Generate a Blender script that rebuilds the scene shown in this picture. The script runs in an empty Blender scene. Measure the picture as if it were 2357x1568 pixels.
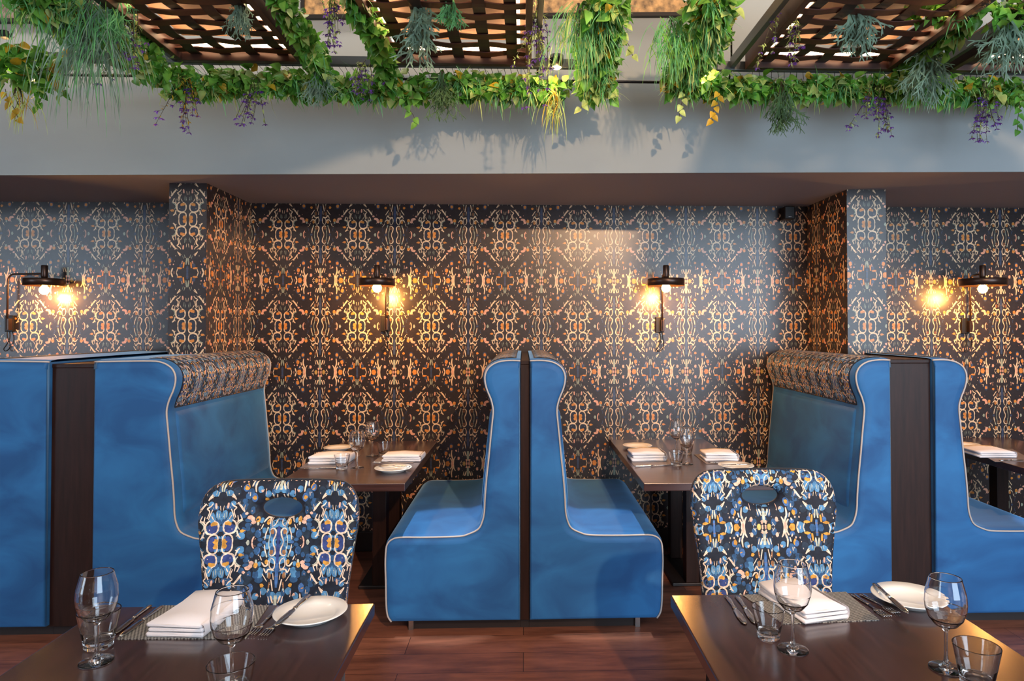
import bpy, math, random
from math import sin, cos, pi, sqrt, radians, atan2
from mathutils import Vector, Matrix

random.seed(7)
SC = bpy.context.scene
COL = SC.collection

# ------------------------------------------------------------------ camera, world, light, exposure
W, H = 2357.0, 1568.0
F = 1571.0
YAW, PITCH = radians(1.95), radians(1.0)
CX = 1205 + F*math.tan(YAW)
CY = 755 - F*math.tan(PITCH)
HCAM = 1.527
cam_d = bpy.data.cameras.new('camera'); cam = bpy.data.objects.new('camera', cam_d); COL.objects.link(cam)
cam.location = (0, 0, HCAM)
cam.rotation_euler = (pi/2+PITCH, 0, -YAW)
cam_d.sensor_width = 36; cam_d.lens = 36*F/W
cam_d.shift_x = -(CX-W/2)/W; cam_d.shift_y = (CY-H/2)/W
cam_d.clip_start = .02
SC.camera = cam
RM = Matrix.Rotation(-YAW, 3, 'Z') @ Matrix.Rotation(pi/2+PITCH, 3, 'X')
ORG = Vector((0, 0, HCAM))
def ray(px, py):
    return RM @ Vector(((px-CX)/F, -(py-CY)/F, -1))
def atY(px, py, Y):
    d = ray(px, py); return ORG + d*(Y/d.y)
def atz(px, py, z):
    d = ray(px, py); return ORG + d*((z-HCAM)/d.z)

SC.view_settings.view_transform = 'Standard'; SC.view_settings.look = 'None'
SC.view_settings.gamma = 1; SC.view_settings.use_curve_mapping = False
SC.view_settings.exposure = 0.18
w = bpy.data.worlds.new('world'); SC.world = w; w.use_nodes = True
w.node_tree.nodes['Background'].inputs[0].default_value = (.75, .85, 1, 1)
w.node_tree.nodes['Background'].inputs[1].default_value = .6
try:
    SC.cycles.use_denoising = True
    SC.cycles.max_bounces = 9; SC.cycles.diffuse_bounces = 3; SC.cycles.glossy_bounces = 4
    SC.cycles.transmission_bounces = 9; SC.cycles.transparent_max_bounces = 8
    SC.cycles.caustics_reflective = False; SC.cycles.caustics_refractive = True
    SC.cycles.sample_clamp_indirect = 6
except Exception: pass

def light(kind, name, loc, energy, color, size=.1, size_y=None, aim=None, spot=None, blend=.5):
    l = bpy.data.lights.new(name, kind); l.energy = energy; l.color = color
    if kind == 'AREA':
        l.size = size
        if size_y: l.shape = 'RECTANGLE'; l.size_y = size_y
    else: l.shadow_soft_size = size
    if kind == 'SPOT': l.spot_size = radians(spot); l.spot_blend = blend
    o = bpy.data.objects.new(name, l); COL.objects.link(o); o.location = loc
    if aim is not None:
        o.rotation_euler = (Vector(aim)-Vector(loc)).to_track_quat('-Z', 'Y').to_euler()
    return o
YW = 4.745       # back wall
YF = 3.462       # front of the booths
YR = -3.2        # rear wall behind the camera
COOL = (.66, .83, 1.0)
# daylight through the windows of the rear wall
light('AREA', 'daylight_right', (4.2, YR+.12, 1.95), 380, COOL, 4.6, 3.1, (3.6, 5, 1.6))
light('AREA', 'daylight_left', (-8.4, YR+.12, 1.95), 190, COOL, 3.2, 3.1, (-4.5, 5, 1.6))
# ceiling lights, and one added fill
light('SPOT', 'ceiling_spot_fascia', (1.25, -1.3, 3.25), 700, (1, .60, .33), .05, None, (.3, 3.8, 2.85), 85, .6)
light('AREA', 'added_fill', (0, -1.0, 3.8), 210, (1, .97, .97), 9, 2.2, (0, .6, 0))  # added fill with no fixture, evens the light on the bench fronts
light('AREA', 'ceiling_strip_light', (0, 3.58, 3.80), 70, (1, .84, .68), 10, .12, (0, 3.6, 0))
for sx in (-.40, .43, 2.95):
    light('SPOT', 'ceiling_spot_booth', (sx, 3.60-.045*sx, 3.85), 420, (.82, .93, 1), .02, None, (sx, 3.64-.045*sx, .46), 11.5, .35)
light('SPOT', 'ceiling_spot_rear', (.9, -1.2, 3.5), 260, (1, .62, .34), .05, None, (.85, YR, 2.2), 62, .4)

# ------------------------------------------------------------------ materials
def newmat(name):
    m = bpy.data.materials.new(name); m.use_nodes = True
    return m, m.node_tree.nodes, m.node_tree.links, m.node_tree.nodes['Principled BSDF']
def mat(name, col, rough=.5, metal=0, spec=.5, noise=None, coat=0, sheen=0, trans=0, emit=None, bump=None, sheencol=None):
    m, n, l, b = newmat(name)
    b.inputs['Base Color'].default_value = (*col, 1)
    b.inputs['Roughness'].default_value = rough
    b.inputs['Metallic'].default_value = metal
    b.inputs['Specular IOR Level'].default_value = spec
    b.inputs['Coat Weight'].default_value = coat
    b.inputs['Sheen Weight'].default_value = sheen
    if sheen: b.inputs['Sheen Roughness'].default_value = .4
    if sheencol: b.inputs['Sheen Tint'].default_value = (*sheencol, 1)
    b.inputs['Transmission Weight'].default_value = trans
    if emit:
        b.inputs['Emission Color'].default_value = (*emit[0], 1); b.inputs['Emission Strength'].default_value = emit[1]
    tc = n.new('ShaderNodeTexCoord')
    if noise:       # (scale vec, amount dark, amount light)
        sc, lo, hi = noise
        mp = n.new('ShaderNodeMapping'); mp.inputs['Scale'].default_value = sc
        l.new(tc.outputs['Object'], mp.inputs[0])
        nz = n.new('ShaderNodeTexNoise'); nz.inputs['Scale'].default_value = 1; nz.inputs['Detail'].default_value = 5
        l.new(mp.outputs[0], nz.inputs[0])
        cr = n.new('ShaderNodeValToRGB')
        cr.color_ramp.elements[0].position = .3; cr.color_ramp.elements[1].position = .7
        cr.color_ramp.elements[0].color = (*[c*lo for c in col], 1)
        cr.color_ramp.elements[1].color = (*[min(1, c*hi) for c in col], 1)
        l.new(nz.outputs[0], cr.inputs[0]); l.new(cr.outputs[0], b.inputs['Base Color'])
    if bump:        # (scale, strength)
        nb = n.new('ShaderNodeTexNoise'); nb.inputs['Scale'].default_value = bump[0]; nb.inputs['Detail'].default_value = 3
        l.new(tc.outputs['Object'], nb.inputs[0])
        bp = n.new('ShaderNodeBump'); bp.inputs['Strength'].default_value = bump[1]; bp.inputs['Distance'].default_value = .002
        l.new(nb.outputs[0], bp.inputs['Height']); l.new(bp.outputs[0], b.inputs['Normal'])
    return m
M = {}
def velvet():
    m, n, l, b = newmat('blue_velvet')
    tc = n.new('ShaderNodeTexCoord'); mp = n.new('ShaderNodeMapping'); mp.inputs['Scale'].default_value = (2.2, 2.2, 3.5)
    l.new(tc.outputs['Object'], mp.inputs[0])
    nz = n.new('ShaderNodeTexNoise'); nz.inputs['Scale'].default_value = 1.3; nz.inputs['Detail'].default_value = 4
    nz.inputs['Distortion'].default_value = .8
    l.new(mp.outputs[0], nz.inputs[0])
    cr = n.new('ShaderNodeValToRGB'); e = cr.color_ramp.elements
    e[0].position = .36; e[0].color = (.012, .080, .24, 1); e[1].position = .66; e[1].color = (.022, .15, .39, 1)
    l.new(nz.outputs[0], cr.inputs[0]); l.new(cr.outputs[0], b.inputs['Base Color'])
    b.inputs['Roughness'].default_value = .62; b.inputs['Specular IOR Level'].default_value = .3
    b.inputs['Sheen Weight'].default_value = .5; b.inputs['Sheen Roughness'].default_value = .35
    b.inputs['Sheen Tint'].default_value = (.35, .65, 1, 1)
    nb = n.new('ShaderNodeTexNoise'); nb.inputs['Scale'].default_value = 900
    l.new(tc.outputs['Object'], nb.inputs[0])
    bp = n.new('ShaderNodeBump'); bp.inputs['Strength'].default_value = .12; bp.inputs['Distance'].default_value = .001
    l.new(nb.outputs[0], bp.inputs['Height']); l.new(bp.outputs[0], b.inputs['Normal'])
    return m
M['velvet'] = velvet()
def wood(name, c1, c2, scale, rough, coat=0., bump=.1, spec=.5):
    m, n, l, b = newmat(name)
    tc = n.new('ShaderNodeTexCoord'); mp = n.new('ShaderNodeMapping'); mp.inputs['Scale'].default_value = scale
    l.new(tc.outputs['Object'], mp.inputs[0])
    nz = n.new('ShaderNodeTexNoise'); nz.inputs['Scale'].default_value = 1; nz.inputs['Detail'].default_value = 6; nz.inputs['Roughness'].default_value = .6
    l.new(mp.outputs[0], nz.inputs[0])
    cr = n.new('ShaderNodeValToRGB'); e = cr.color_ramp.elements
    e[0].position = .32; e[0].color = (*c1, 1); e[1].position = .7; e[1].color = (*c2, 1)
    l.new(nz.outputs[0], cr.inputs[0]); l.new(cr.outputs[0], b.inputs['Base Color'])
    b.inputs['Specular IOR Level'].default_value = spec; b.inputs['Roughness'].default_value = rough; b.inputs['Coat Weight'].default_value = coat; b.inputs['Coat Roughness'].default_value = .18
    bp = n.new('ShaderNodeBump'); bp.inputs['Strength'].default_value = bump; bp.inputs['Distance'].default_value = .001
    l.new(nz.outputs[0], bp.inputs['Height']); l.new(bp.outputs[0], b.inputs['Normal'])
    return m
M['table'] = wood('dark_table_wood', (.022, .009, .008), (.058, .022, .019), (60, 4, 60), .26, .7)
M['boothtable'] = wood('dark_booth_table_wood', (.026, .011, .010), (.062, .027, .024), (4, 40, 60), .30, .5)
M['espresso'] = wood('espresso_wood', (.012, .005, .004), (.026, .011, .008), (50, 50, 4), .4, spec=.22)
M['slat'] = wood('red_brown_slat', (.055, .016, .009), (.10, .03, .016), (4, 40, 40), .5)
M['slatdark'] = wood('dark_cross_slat', (.022, .010, .008), (.04, .018, .013), (40, 4, 40), .5)
M['backing'] = wood('plywood_backing', (.24, .14, .075), (.34, .20, .12), (3, 30, 30), .6)
M['framewood'] = wood('dark_frame_wood', (.04, .016, .012), (.065, .026, .018), (5, 30, 30), .5)
def floormat():
    m, n, l, b = newmat('floor_planks')
    tc = n.new('ShaderNodeTexCoord'); br = n.new('ShaderNodeTexBrick')
    br.inputs['Scale'].default_value = 1; br.inputs['Brick Width'].default_value = 1.5; br.inputs['Row Height'].default_value = .18
    br.inputs['Mortar Size'].default_value = .0015; br.offset = .37
    br.inputs['Color1'].default_value = (.20, .075, .045, 1); br.inputs['Color2'].default_value = (.27, .105, .062, 1)
    br.inputs['Mortar'].default_value = (.03, .01, .007, 1)
    l.new(tc.outputs['Object'], br.inputs[0])
    mp = n.new('ShaderNodeMapping'); mp.inputs['Scale'].default_value = (2.2, 14, 1); l.new(tc.outputs['Object'], mp.inputs[0])
    nz = n.new('ShaderNodeTexNoise'); nz.inputs['Scale'].default_value = 1.2; nz.inputs['Detail'].default_value = 8; nz.inputs['Roughness'].default_value = .65
    l.new(mp.outputs[0], nz.inputs[0])
    cr = n.new('ShaderNodeValToRGB'); cr.color_ramp.elements[0].position = .3; cr.color_ramp.elements[0].color = (.38, .35, .34, 1)
    cr.color_ramp.elements[1].position = .68; cr.color_ramp.elements[1].color = (1.25, 1.2, 1.15, 1)
    l.new(nz.outputs[0], cr.inputs[0])
    mx = n.new('ShaderNodeMix'); mx.data_type = 'RGBA'; mx.blend_type = 'MULTIPLY'; mx.inputs['Factor'].default_value = 1
    l.new(br.outputs[0], mx.inputs[6]); l.new(cr.outputs[0], mx.inputs[7]); l.new(mx.outputs[2], b.inputs['Base Color'])
    b.inputs['Roughness'].default_value = .42
    return m
M['floor'] = floormat()
M['plaster'] = mat('fascia_plaster', (.255, .30, .32), .75, noise=((.8, 3, 2.5), .92, 1.06), bump=(40, .15))
M['soffit'] = mat('soffit_paint', (.26, .26, .29), .7, noise=((.6, .6, 1), .95, 1.05))
M['ceil'] = mat('upper_ceiling_paint', (.5, .48, .46), .8)
M['shell'] = mat('rear_wall_paint', (.50, .36, .26), .7)
M['duct'] = mat('pale_grey_sheet_metal', (.42, .44, .46), .5, .3)
M['steel'] = mat('dark_grey_steel', (.10, .115, .12), .4, .7)
M['black'] = mat('matt_black_metal', (.012, .011, .011), .42, .5)
M['bronze'] = mat('dark_bronze_metal', (.045, .026, .02), .33, .6)
M['piping'] = mat('grey_piping_cord', (.42, .40, .39), .55)
M['porcelain'] = mat('white_porcelain', (.80, .82, .80), .12, coat=.3)
M['linen'] = mat('white_linen', (.84, .83, .86), .85, sheen=.2, bump=(500, .3))
M['silver'] = mat('stainless_steel', (.62, .61, .60), .16, 1)
M['foot'] = mat('steel_leg_foot', (.4, .4, .4), .3, 1)
M['plinth'] = mat('dark_plinth', (.010, .006, .006), .5)
M['bulb'] = mat('lit_amber_bulb', (1, .8, .4), .3, emit=((1, .50, .10), 26))
M['led'] = mat('warm_led_strip', (1, .8, .6), .5, emit=((1, .66, .38), 14))
M['spotlamp'] = mat('lit_halogen_lens', (1, .8, .5), .3, emit=((1, .62, .25), 16))
M['pane'] = mat('window_glass', (.9, .95, 1), .02, trans=1)
def glassmat():
    m, n, l, b = newmat('clear_glass')
    b.inputs['Base Color'].default_value = (1, 1, 1, 1); b.inputs['Roughness'].default_value = 0
    b.inputs['Transmission Weight'].default_value = 1; b.inputs['IOR'].default_value = 1.45
    return m
M['glass'] = glassmat()
def matmat():
    m, n, l, b = newmat('woven_placemat')
    tc = n.new('ShaderNodeTexCoord'); ck = n.new('ShaderNodeTexChecker'); ck.inputs['Scale'].default_value = 190
    mp = n.new('ShaderNodeMapping'); mp.inputs['Rotation'].default_value = (0, 0, radians(20)); l.new(tc.outputs['Object'], mp.inputs[0]); l.new(mp.outputs[0], ck.inputs[0])
    ck.inputs['Color1'].default_value = (.34, .34, .31, 1); ck.inputs['Color2'].default_value = (.055, .055, .055, 1)
    l.new(ck.outputs[0], b.inputs['Base Color']); b.inputs['Roughness'].default_value = .5
    bp = n.new('ShaderNodeBump'); bp.inputs['Strength'].default_value = .3; bp.inputs['Distance'].default_value = .0006
    l.new(ck.outputs[1], bp.inputs['Height']); l.new(bp.outputs[0], b.inputs['Normal'])
    return m
M['mat'] = matmat()
M['plainmat'] = mat('grey_placemat', (.17, .16, .18), .5)
def leafmat(name, c, tr=.3, rough=.38):
    m, n, l, b = newmat(name)
    tc = n.new('ShaderNodeTexCoord'); nz = n.new('ShaderNodeTexNoise'); nz.inputs['Scale'].default_value = 14
    l.new(tc.outputs['Object'], nz.inputs[0])
    cr = n.new('ShaderNodeValToRGB'); cr.color_ramp.elements[0].position = .35; cr.color_ramp.elements[1].position = .65
    cr.color_ramp.elements[0].color = (*[x*.6 for x in c], 1); cr.color_ramp.elements[1].color = (*[min(1, x*1.4) for x in c], 1)
    l.new(nz.outputs[0], cr.inputs[0]); l.new(cr.outputs[0], b.inputs['Base Color'])
    b.inputs['Roughness'].default_value = rough; b.inputs['Specular IOR Level'].default_value = .35
    t = n.new('ShaderNodeBsdfTranslucent'); l.new(cr.outputs[0], t.inputs[0])
    mx = n.new('ShaderNodeMixShader'); mx.inputs[0].default_value = tr
    l.new(b.outputs[0], mx.inputs[1]); l.new(t.outputs[0], mx.inputs[2]); l.new(mx.outputs[0], n['Material Output'].inputs[0])
    return m
M['leaf'] = leafmat('deep_green_leaf', (.09, .29, .035))
M['leaf2'] = leafmat('mid_green_leaf', (.22, .50, .08))
M['leaf3'] = leafmat('lime_leaf', (.50, .64, .20))
M['yellow'] = leafmat('yellow_leaf', (.60, .38, .03))
M['grass'] = leafmat('bright_grass_blade', (.17, .50, .19))
M['fern'] = leafmat('blue_green_fern', (.22, .36, .26))
M['fernolive'] = leafmat('olive_fern', (.09, .18, .07))
M['stem'] = mat('brown_green_stem', (.06, .05, .025), .6)
M['purple'] = leafmat('purple_blossom', (.26, .12, .62))

# ------------------------------------------------------------------ mesh helpers
class MB:
    def __init__(s): s.v = []; s.f = []; s.m = []; s.s = []; s.mi = 0
    def vert(s, p): s.v.append(tuple(p)); return len(s.v)-1
    def face(s, idx, smooth=False): s.f.append(tuple(idx)); s.m.append(s.mi); s.s.append(smooth)
    def poly(s, pts, smooth=False):
        k = len(s.v); s.v += [tuple(p) for p in pts]; s.face(range(k, k+len(pts)), smooth)
    def box(s, a, b, xf=None):
        (x0, y0, z0), (x1, y1, z1) = a, b
        P = [(x0, y0, z0), (x1, y0, z0), (x1, y1, z0), (x0, y1, z0), (x0, y0, z1), (x1, y0, z1), (x1, y1, z1), (x0, y1, z1)]
        if xf: P = [xf @ Vector(p) for p in P]
        k = len(s.v); s.v += [tuple(p) for p in P]
        for q in ((0, 3, 2, 1), (4, 5, 6, 7), (0, 1, 5, 4), (1, 2, 6, 5), (2, 3, 7, 6), (3, 0, 4, 7)): s.face([k+i for i in q])
    def grid(s, rows, closed=False, smooth=True, flip=False):
        k = len(s.v); n = len(rows[0])
        for r in rows: s.v += [tuple(p) for p in r]
        for i in range(len(rows)-1):
            for j in range(n if closed else n-1):
                a = k+i*n+j; b = k+i*n+(j+1) % n; c = b+n; d = a+n
                s.face((a, d, c, b) if flip else (a, b, c, d), smooth)
        return k
    def lathe(s, prof, seg=24, c=(0, 0, 0), smooth=True):
        rows = []
        for r, z in prof:
            rows.append([(c[0]+r*cos(2*pi*j/seg), c[1]+r*sin(2*pi*j/seg), c[2]+z) for j in range(seg)])
        s.grid(rows, True, smooth)
        if prof[0][0] > 1e-5: s.face([len(s.v)-len(prof)*seg+j for j in range(seg)][::-1])
        if prof[-1][0] > 1e-5: s.face([len(s.v)-seg+j for j in range(seg)])
    def tube(s, pts, r, seg=8, cap=True, closed=False):
        pts = [Vector(p) for p in pts]; rows = []; n = len(pts)
        up = Vector((0, 0, 1))
        prev = None
        for i, p in enumerate(pts):
            if closed: t = pts[(i+1) % n]-pts[i-1]
            else: t = pts[min(i+1, n-1)]-pts[max(i-1, 0)]
            t.normalize()
            if prev is None:
                a = t.cross(up)
                if a.length < .1: a = t.cross(Vector((0, 1, 0)))
            else: a = prev-t*prev.dot(t)
            a.normalize(); prev = a; b = t.cross(a)
            rr = r[i] if isinstance(r, (list, tuple)) else r
            rows.append([p+a*rr*cos(2*pi*j/seg)+b*rr*sin(2*pi*j/seg) for j in range(seg)])
        if closed: rows.append(rows[0])
        s.grid(rows, True, True)
        if cap and not closed:
            k = len(s.v)-n*seg; s.face([k+j for j in range(seg)][::-1]); s.face([len(s.v)-seg+j for j in range(seg)])
    def build(s, name, mats, parent=None, bevel=0):
        me = bpy.data.meshes.new(name); me.from_pydata(s.v, [], s.f)
        if not isinstance(mats, (list, tuple)): mats = [mats]
        for m in mats: me.materials.append(M[m])
        me.polygons.foreach_set('material_index', s.m); me.polygons.foreach_set('use_smooth', s.s); me.update()
        o = bpy.data.objects.new(name, me); COL.objects.link(o)
        if parent: o.parent = parent
        if bevel:
            b = o.modifiers.new('bevel', 'BEVEL'); b.width = bevel; b.segments = 2; b.limit_method = 'ANGLE'
        return o
def tag(o, label, cat, group=None, kind=None):
    o['label'] = label; o['category'] = cat
    if group: o['group'] = group
    if kind: o['kind'] = kind
    return o
def thing(name, label, cat, loc=(0, 0, 0), rz=0, group=None):
    o = bpy.data.objects.new(name, None); COL.objects.link(o); o.location = loc; o.rotation_euler = (0, 0, rz)
    o.empty_display_size = .05
    return tag(o, label, cat, group)
def struct(o): o['kind'] = 'structure'; return o
def dup(root, loc, rz=0, label=None, group=None):
    def cp(o, par):
        c = o.copy(); COL.objects.link(c); c.parent = par
        for ch in [x for x in CH.get(o.name, [])]: cp(ch, c)
        return c
    CH = {}
    for x in COL.objects:
        if x.parent: CH.setdefault(x.parent.name, []).append(x)
    r = cp(root, None); r.location = loc; r.rotation_euler = (0, 0, rz)
    if label: r['label'] = label
    if group: r['group'] = group
    return r

# ------------------------------------------------------------------ the ornament, drawn in a quarter repeat (x from the ring motif, y down from its row)
HX, HY = 823.0, 1025.0
C_, P_, O_, G_, B_, N_, BR_, Y_ = range(1, 9)
T = []      # ('s', color, width(s), pts) or ('e', color, cx, cy, rx, ry)
def S(c, w, *p): T.append(('s', c, w, p))
def E(c, x, y, rx, ry): T.append(('e', c, x, y, rx, ry))
E(N_, 100, 0, 62, 108); S(C_, 24, (40, -2), (31, 60), (42, 110), (78, 134), (125, 126), (160, 88), (170, 40), (168, -2)); E(O_, 62, 34, 36, 40); E(O_, 45, 0, 16, 60)
E(N_, 118, 215, 70, 78); S(C_, 25, (60, 158), (38, 200), (36, 262), (58, 305), (100, 332)); S(C_, 30, (60, 158), (120, 142), (178, 156), (206, 200), (212, 255), (190, 305), (150, 335))
E(O_, 92, 288, 46, 26); E(O_, 120, 270, 22, 18)
S(G_, 15, (258, 190), (226, 245), (254, 296), (306, 322)); S(C_, 22, (205, 245), (236, 312), (284, 336), (256, 405)); S(C_, 14, (236, 312), (222, 395))
S(C_, 16, (176, 345), (156, 415), (126, 492)); S(C_, 14, (106, 345), (136, 400)); S(C_, 20, (196, 365), (166, 462), (198, 505), (150, 540), (126, 578))
S(P_, 30, (78, 500), (86, 580)); S(G_, 8, (36, 352), (33, 430)); S(G_, 8, (62, 372), (56, 455)); S(C_, 9, (16, 470), (26, 540))
S(C_, 24, (222, 178), (242, 110), (278, 72)); S(C_, 12, (242, 110), (212, 96)); E(O_, 292, 168, 30, 24); S(O_, 14, (300, 170), (342, 174))
E(P_, 452, 288, 34, 28); E(P_, 402, 358, 50, 26); E(P_, 438, 330, 28, 30); E(P_, 346, 414, 26, 20); S(C_, 30, (318, 442), (268, 516), (214, 578)); S(C_, 26, (190, 622), (136, 706)); S(C_, 12, (168, 640), (118, 682))
S(C_, 8, (304, 462), (320, 544)); E(O_, 515, 322, 34, 40); E(G_, 516, 268, 18, 28)
S(P_, 22, (444, -2), (450, 44), (472, 86)); E(G_, 386, 0, 22, 40); S(G_, 20, (384, 0), (358, 0))
S(B_, 14, (528, 156), (560, 122), (552, 78)); E(B_, 618, 0, 26, 24)
S(B_, 40, (816, 300), (818, 480), (820, 640)); S(N_, 36, (818, 0), (818, 300))
S(C_, 21, (748, -2), (756, 40), (776, 84), (786, 146), (764, 186), (730, 196), (704, 172)); S(G_, 15, (684, -2), (690, 60), (702, 104), (702, 156)); E(BR_, 732, 146, 26, 36)
S(C_, 17, (624, 34), (636, 112), (664, 190)); S(G_, 24, (654, 160), (668, 216))
S(C_, 16, (568, 192), (596, 256)); S(C_, 24, (598, 282), (640, 334), (682, 322), (692, 258)); E(O_, 664, 282, 24, 36)
S(C_, 16, (722, 236), (708, 326), (738, 374), (778, 370), (786, 300), (766, 246), (722, 222)); S(C_, 22, (632, 366), (668, 430), (702, 384), (780, 400))
S(C_, 15, (614, 444), (686, 552)); E(BR_, 716, 468, 26, 46); S(G_, 10, (694, 430), (690, 500)); S(C_, 12, (768, 440), (780, 530)); S(C_, 22, (744, 524), (776, 684)); S(BR_, 24, (724, 560), (714, 662)); E(G_, 716, 668, 14, 20)
E(O_, 616, 606, 28, 28); S(P_, 10, (610, 680), (606, 760)); E(B_, 450, 640, 44, 66); E(O_, 450, 640, 32, 34); S(C_, 30, (466, 722), (456, 830), (484, 920), (498, 1027)); S(C_, 30, (430, 900), (468, 972), (452, 1027))
S(C_, 24, (544, 868), (512, 930), (504, 1027)); S(P_, 40, (478, 960), (480, 1027)); E(B_, 322, 780, 40, 50); E(O_, 336, 796, 34, 46); S(C_, 14, (380, 664), (385, 722)); S(C_, 22, (404, 800), (420, 870))
E(O_, 374, 1024, 50, 58); E(B_, 380, 930, 40, 34); S(C_, 28, (278, 938), (306, 1027)); S(P_, 10, (250, 1000), (252, 1027))
S(O_, 34, (64, 826), (76, 938)); S(P_, 14, (96, 800), (110, 890)); E(O_, 146, 940, 52, 22); E(B_, 120, 890, 30, 40); S(C_, 14, (184, 950), (206, 1027)); S(G_, 24, (12, 742), (26, 874)); S(G_, 8, (62, 676), (40, 744)); S(G_, 8, (90, 700), (76, 760))
S(B_, 44, (0, 900), (0, 1027)); E(P_, 616, 908, 26, 38); E(P_, 556, 734, 18, 20); S(C_, 26, (752, 752), (788, 856)); S(C_, 16, (716, 760), (738, 850)); S(G_, 30, (812, 748), (816, 960)); E(Y_, 740, 1020, 32, 46); E(P_, 794, 950, 16, 32); E(P_, 798, 1012, 16, 22)
S(C_, 10, (648, 1017), (688, 956)); S(C_, 8, (672, 980), (700, 1010)); E(P_, 262, 868, 12, 16); E(P_, 326, 868, 13, 22)
S(C_, 20, (372, 925), (392, 880))
rs = random.Random(3)
for _ in range(46):
    x, y = rs.uniform(10, 810), rs.uniform(20, 1010)
    E(rs.choice((C_, P_, C_, G_, BR_)), x, y, rs.uniform(4, 7), rs.uniform(5, 13))
FAB = []    # extra watercolour patches for the brighter chair fabric, laid under the lines
for _ in range(85):
    x, y = rs.uniform(0, 823), rs.uniform(0, 1025)
    FAB.append((rs.choice((0, 1, 1, 2)), x, y, rs.uniform(28, 62), rs.uniform(28, 70)))
def quarter(fabric=False):
    """polygons of one quarter repeat: list of (color index, [2D points])"""
    out = []; r = random.Random(11)
    def ell(c, x, y, rx, ry, n=12, wob=.12):
        out.append((c, [(x+rx*(1+r.uniform(-wob, wob))*cos(2*pi*k/n), y+ry*(1+r.uniform(-wob, wob))*sin(2*pi*k/n)) for k in range(n)]))
    if fabric:
        for q, x, y, rx, ry in FAB:
            ell((9, 10, 11)[q], x, y, rx, ry)
    for e in T:
        if e[0] == 'e':
            ell(e[1], *e[2:], n=12 if e[4] > 15 else 6, wob=.18 if e[1] in (O_, P_, BR_) else .06)
        else:
            _, c, wd, p = e
            # resample with Catmull-Rom
            q = []
            P = [p[0]]+list(p)+[p[-1]]
            steps = 4 if len(p) > 2 else 3
            for i in range(1, len(P)-2):
                for k in range(steps):
                    t = k/steps
                    q.append(tuple(.5*((2*P[i][a])+(-P[i-1][a]+P[i+1][a])*t+(2*P[i-1][a]-5*P[i][a]+4*P[i+1][a]-P[i+2][a])*t*t+(-P[i-1][a]+3*P[i][a]-3*P[i+1][a]+P[i+2][a])*t**3) for a in (0, 1)))
            q.append(p[-1]); n = len(q); L = []; R = []
            for i, a in enumerate(q):
                b0 = q[max(0, i-1)]; b1 = q[min(n-1, i+1)]
                dx, dy = b1[0]-b0[0], b1[1]-b0[1]; d = sqrt(dx*dx+dy*dy) or 1
                hw = wd/2*(.55+.45*sin(pi*(i+.35)/(n-.3)))*(1+r.uniform(-.22, .22))
                L.append((a[0]-dy/d*hw, a[1]+dx/d*hw)); R.append((a[0]+dy/d*hw, a[1]-dx/d*hw))
            for i in range(n-1): out.append((c, [L[i], L[i+1], R[i+1], R[i]]))
    return out
QW, QF = quarter(), quarter(True)
PAL = ['paper0', 'c_cream', 'c_pink', 'c_orange', 'c_green', 'c_blue', 'c_navy', 'c_brown', 'c_yellow', 'c_dusk', 'c_mid', 'c_sky']
WP = dict(c_cream=(.60, .42, .25), c_pink=(.60, .28, .18), c_orange=(.50, .19, .035), c_green=(.30, .33, .24), c_blue=(.035, .055, .105), c_navy=(.016, .022, .04),
          c_brown=(.16, .07, .03), c_yellow=(.42, .26, .07), c_dusk=(.02, .03, .05), c_mid=(.03, .06, .12), c_sky=(.08, .18, .3), paper0=(.022, .017, .018))
FP = dict(c_cream=(.70, .58, .46), c_pink=(.66, .42, .32), c_orange=(.56, .29, .05), c_green=(.45, .50, .42), c_blue=(.05, .14, .36), c_navy=(.03, .055, .20),
          c_brown=(.30, .15, .07), c_yellow=(.5, .4, .12), c_dusk=(.014, .03, .055), c_mid=(.025, .085, .20), c_sky=(.07, .22, .42), paper0=(.008, .014, .028))
WP.update(c_cream=(.72, .52, .32), c_pink=(.68, .34, .22), c_orange=(.58, .22, .04))
for k, c in WP.items(): M['w_'+k] = mat('wallpaper_'+k, c, .30, spec=.5, noise=((60, 60, 60), .8, 1.2))
for k, c in FP.items(): M['f_'+k] = mat('fabric_'+k, c, .7, spec=.3, noise=((70, 70, 70), .65, 1.35), sheen=.1)
WMATS = ['w_'+k for k in PAL]; FMATS = ['f_'+k for k in PAL]
def ornament(mb, Q, u0, u1, v0, v1, au, av, scale, fn, keep=None, flip=False):
    """tiles the repeat over [u0,u1]x[v0,v1] (v up); ring motif centred at (au, av); fn maps (u,v,layer)->3D"""
    px, py = HX*scale, HY*scale
    i0, i1 = int(math.floor((u0-au)/px))-1, int(math.ceil((u1-au)/px))+1
    j0, j1 = int(math.floor((v0-av)/py))-1, int(math.ceil((v1-av)/py))+1
    for i in range(i0, i1):
        for j in range(j0, j1):
            mx = i % 2 == 1; my = j % 2 == 1
            for k, (c, pts) in enumerate(Q):
                pp = []
                for x, y in pts:
                    x = min(max(x, 0), HX)*scale; y = min(max(y, 0), HY)*scale
                    u = au+i*px+((px-x) if mx else x); v = av+j*py+((py-y) if my else y)
                    pp.append((u, v))
                if max(p[0] for p in pp) <= u0 or min(p[0] for p in pp) >= u1 or max(p[1] for p in pp) <= v0 or min(p[1] for p in pp) >= v1: continue
                if keep and not all(keep(*p) for p in pp): continue
                pp = [(min(max(a, u0), u1), min(max(b, v0), v1)) for a, b in pp]
                if (mx != my) != flip: pp = pp[::-1]
                mb.mi = c; mb.poly([fn(a, b, k/len(Q)) for a, b in pp])
    mb.mi = 0
WS = .2537/HX       # wallpaper scale, metres per unit
FS = WS*.695        # chair and headrest fabric

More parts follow.
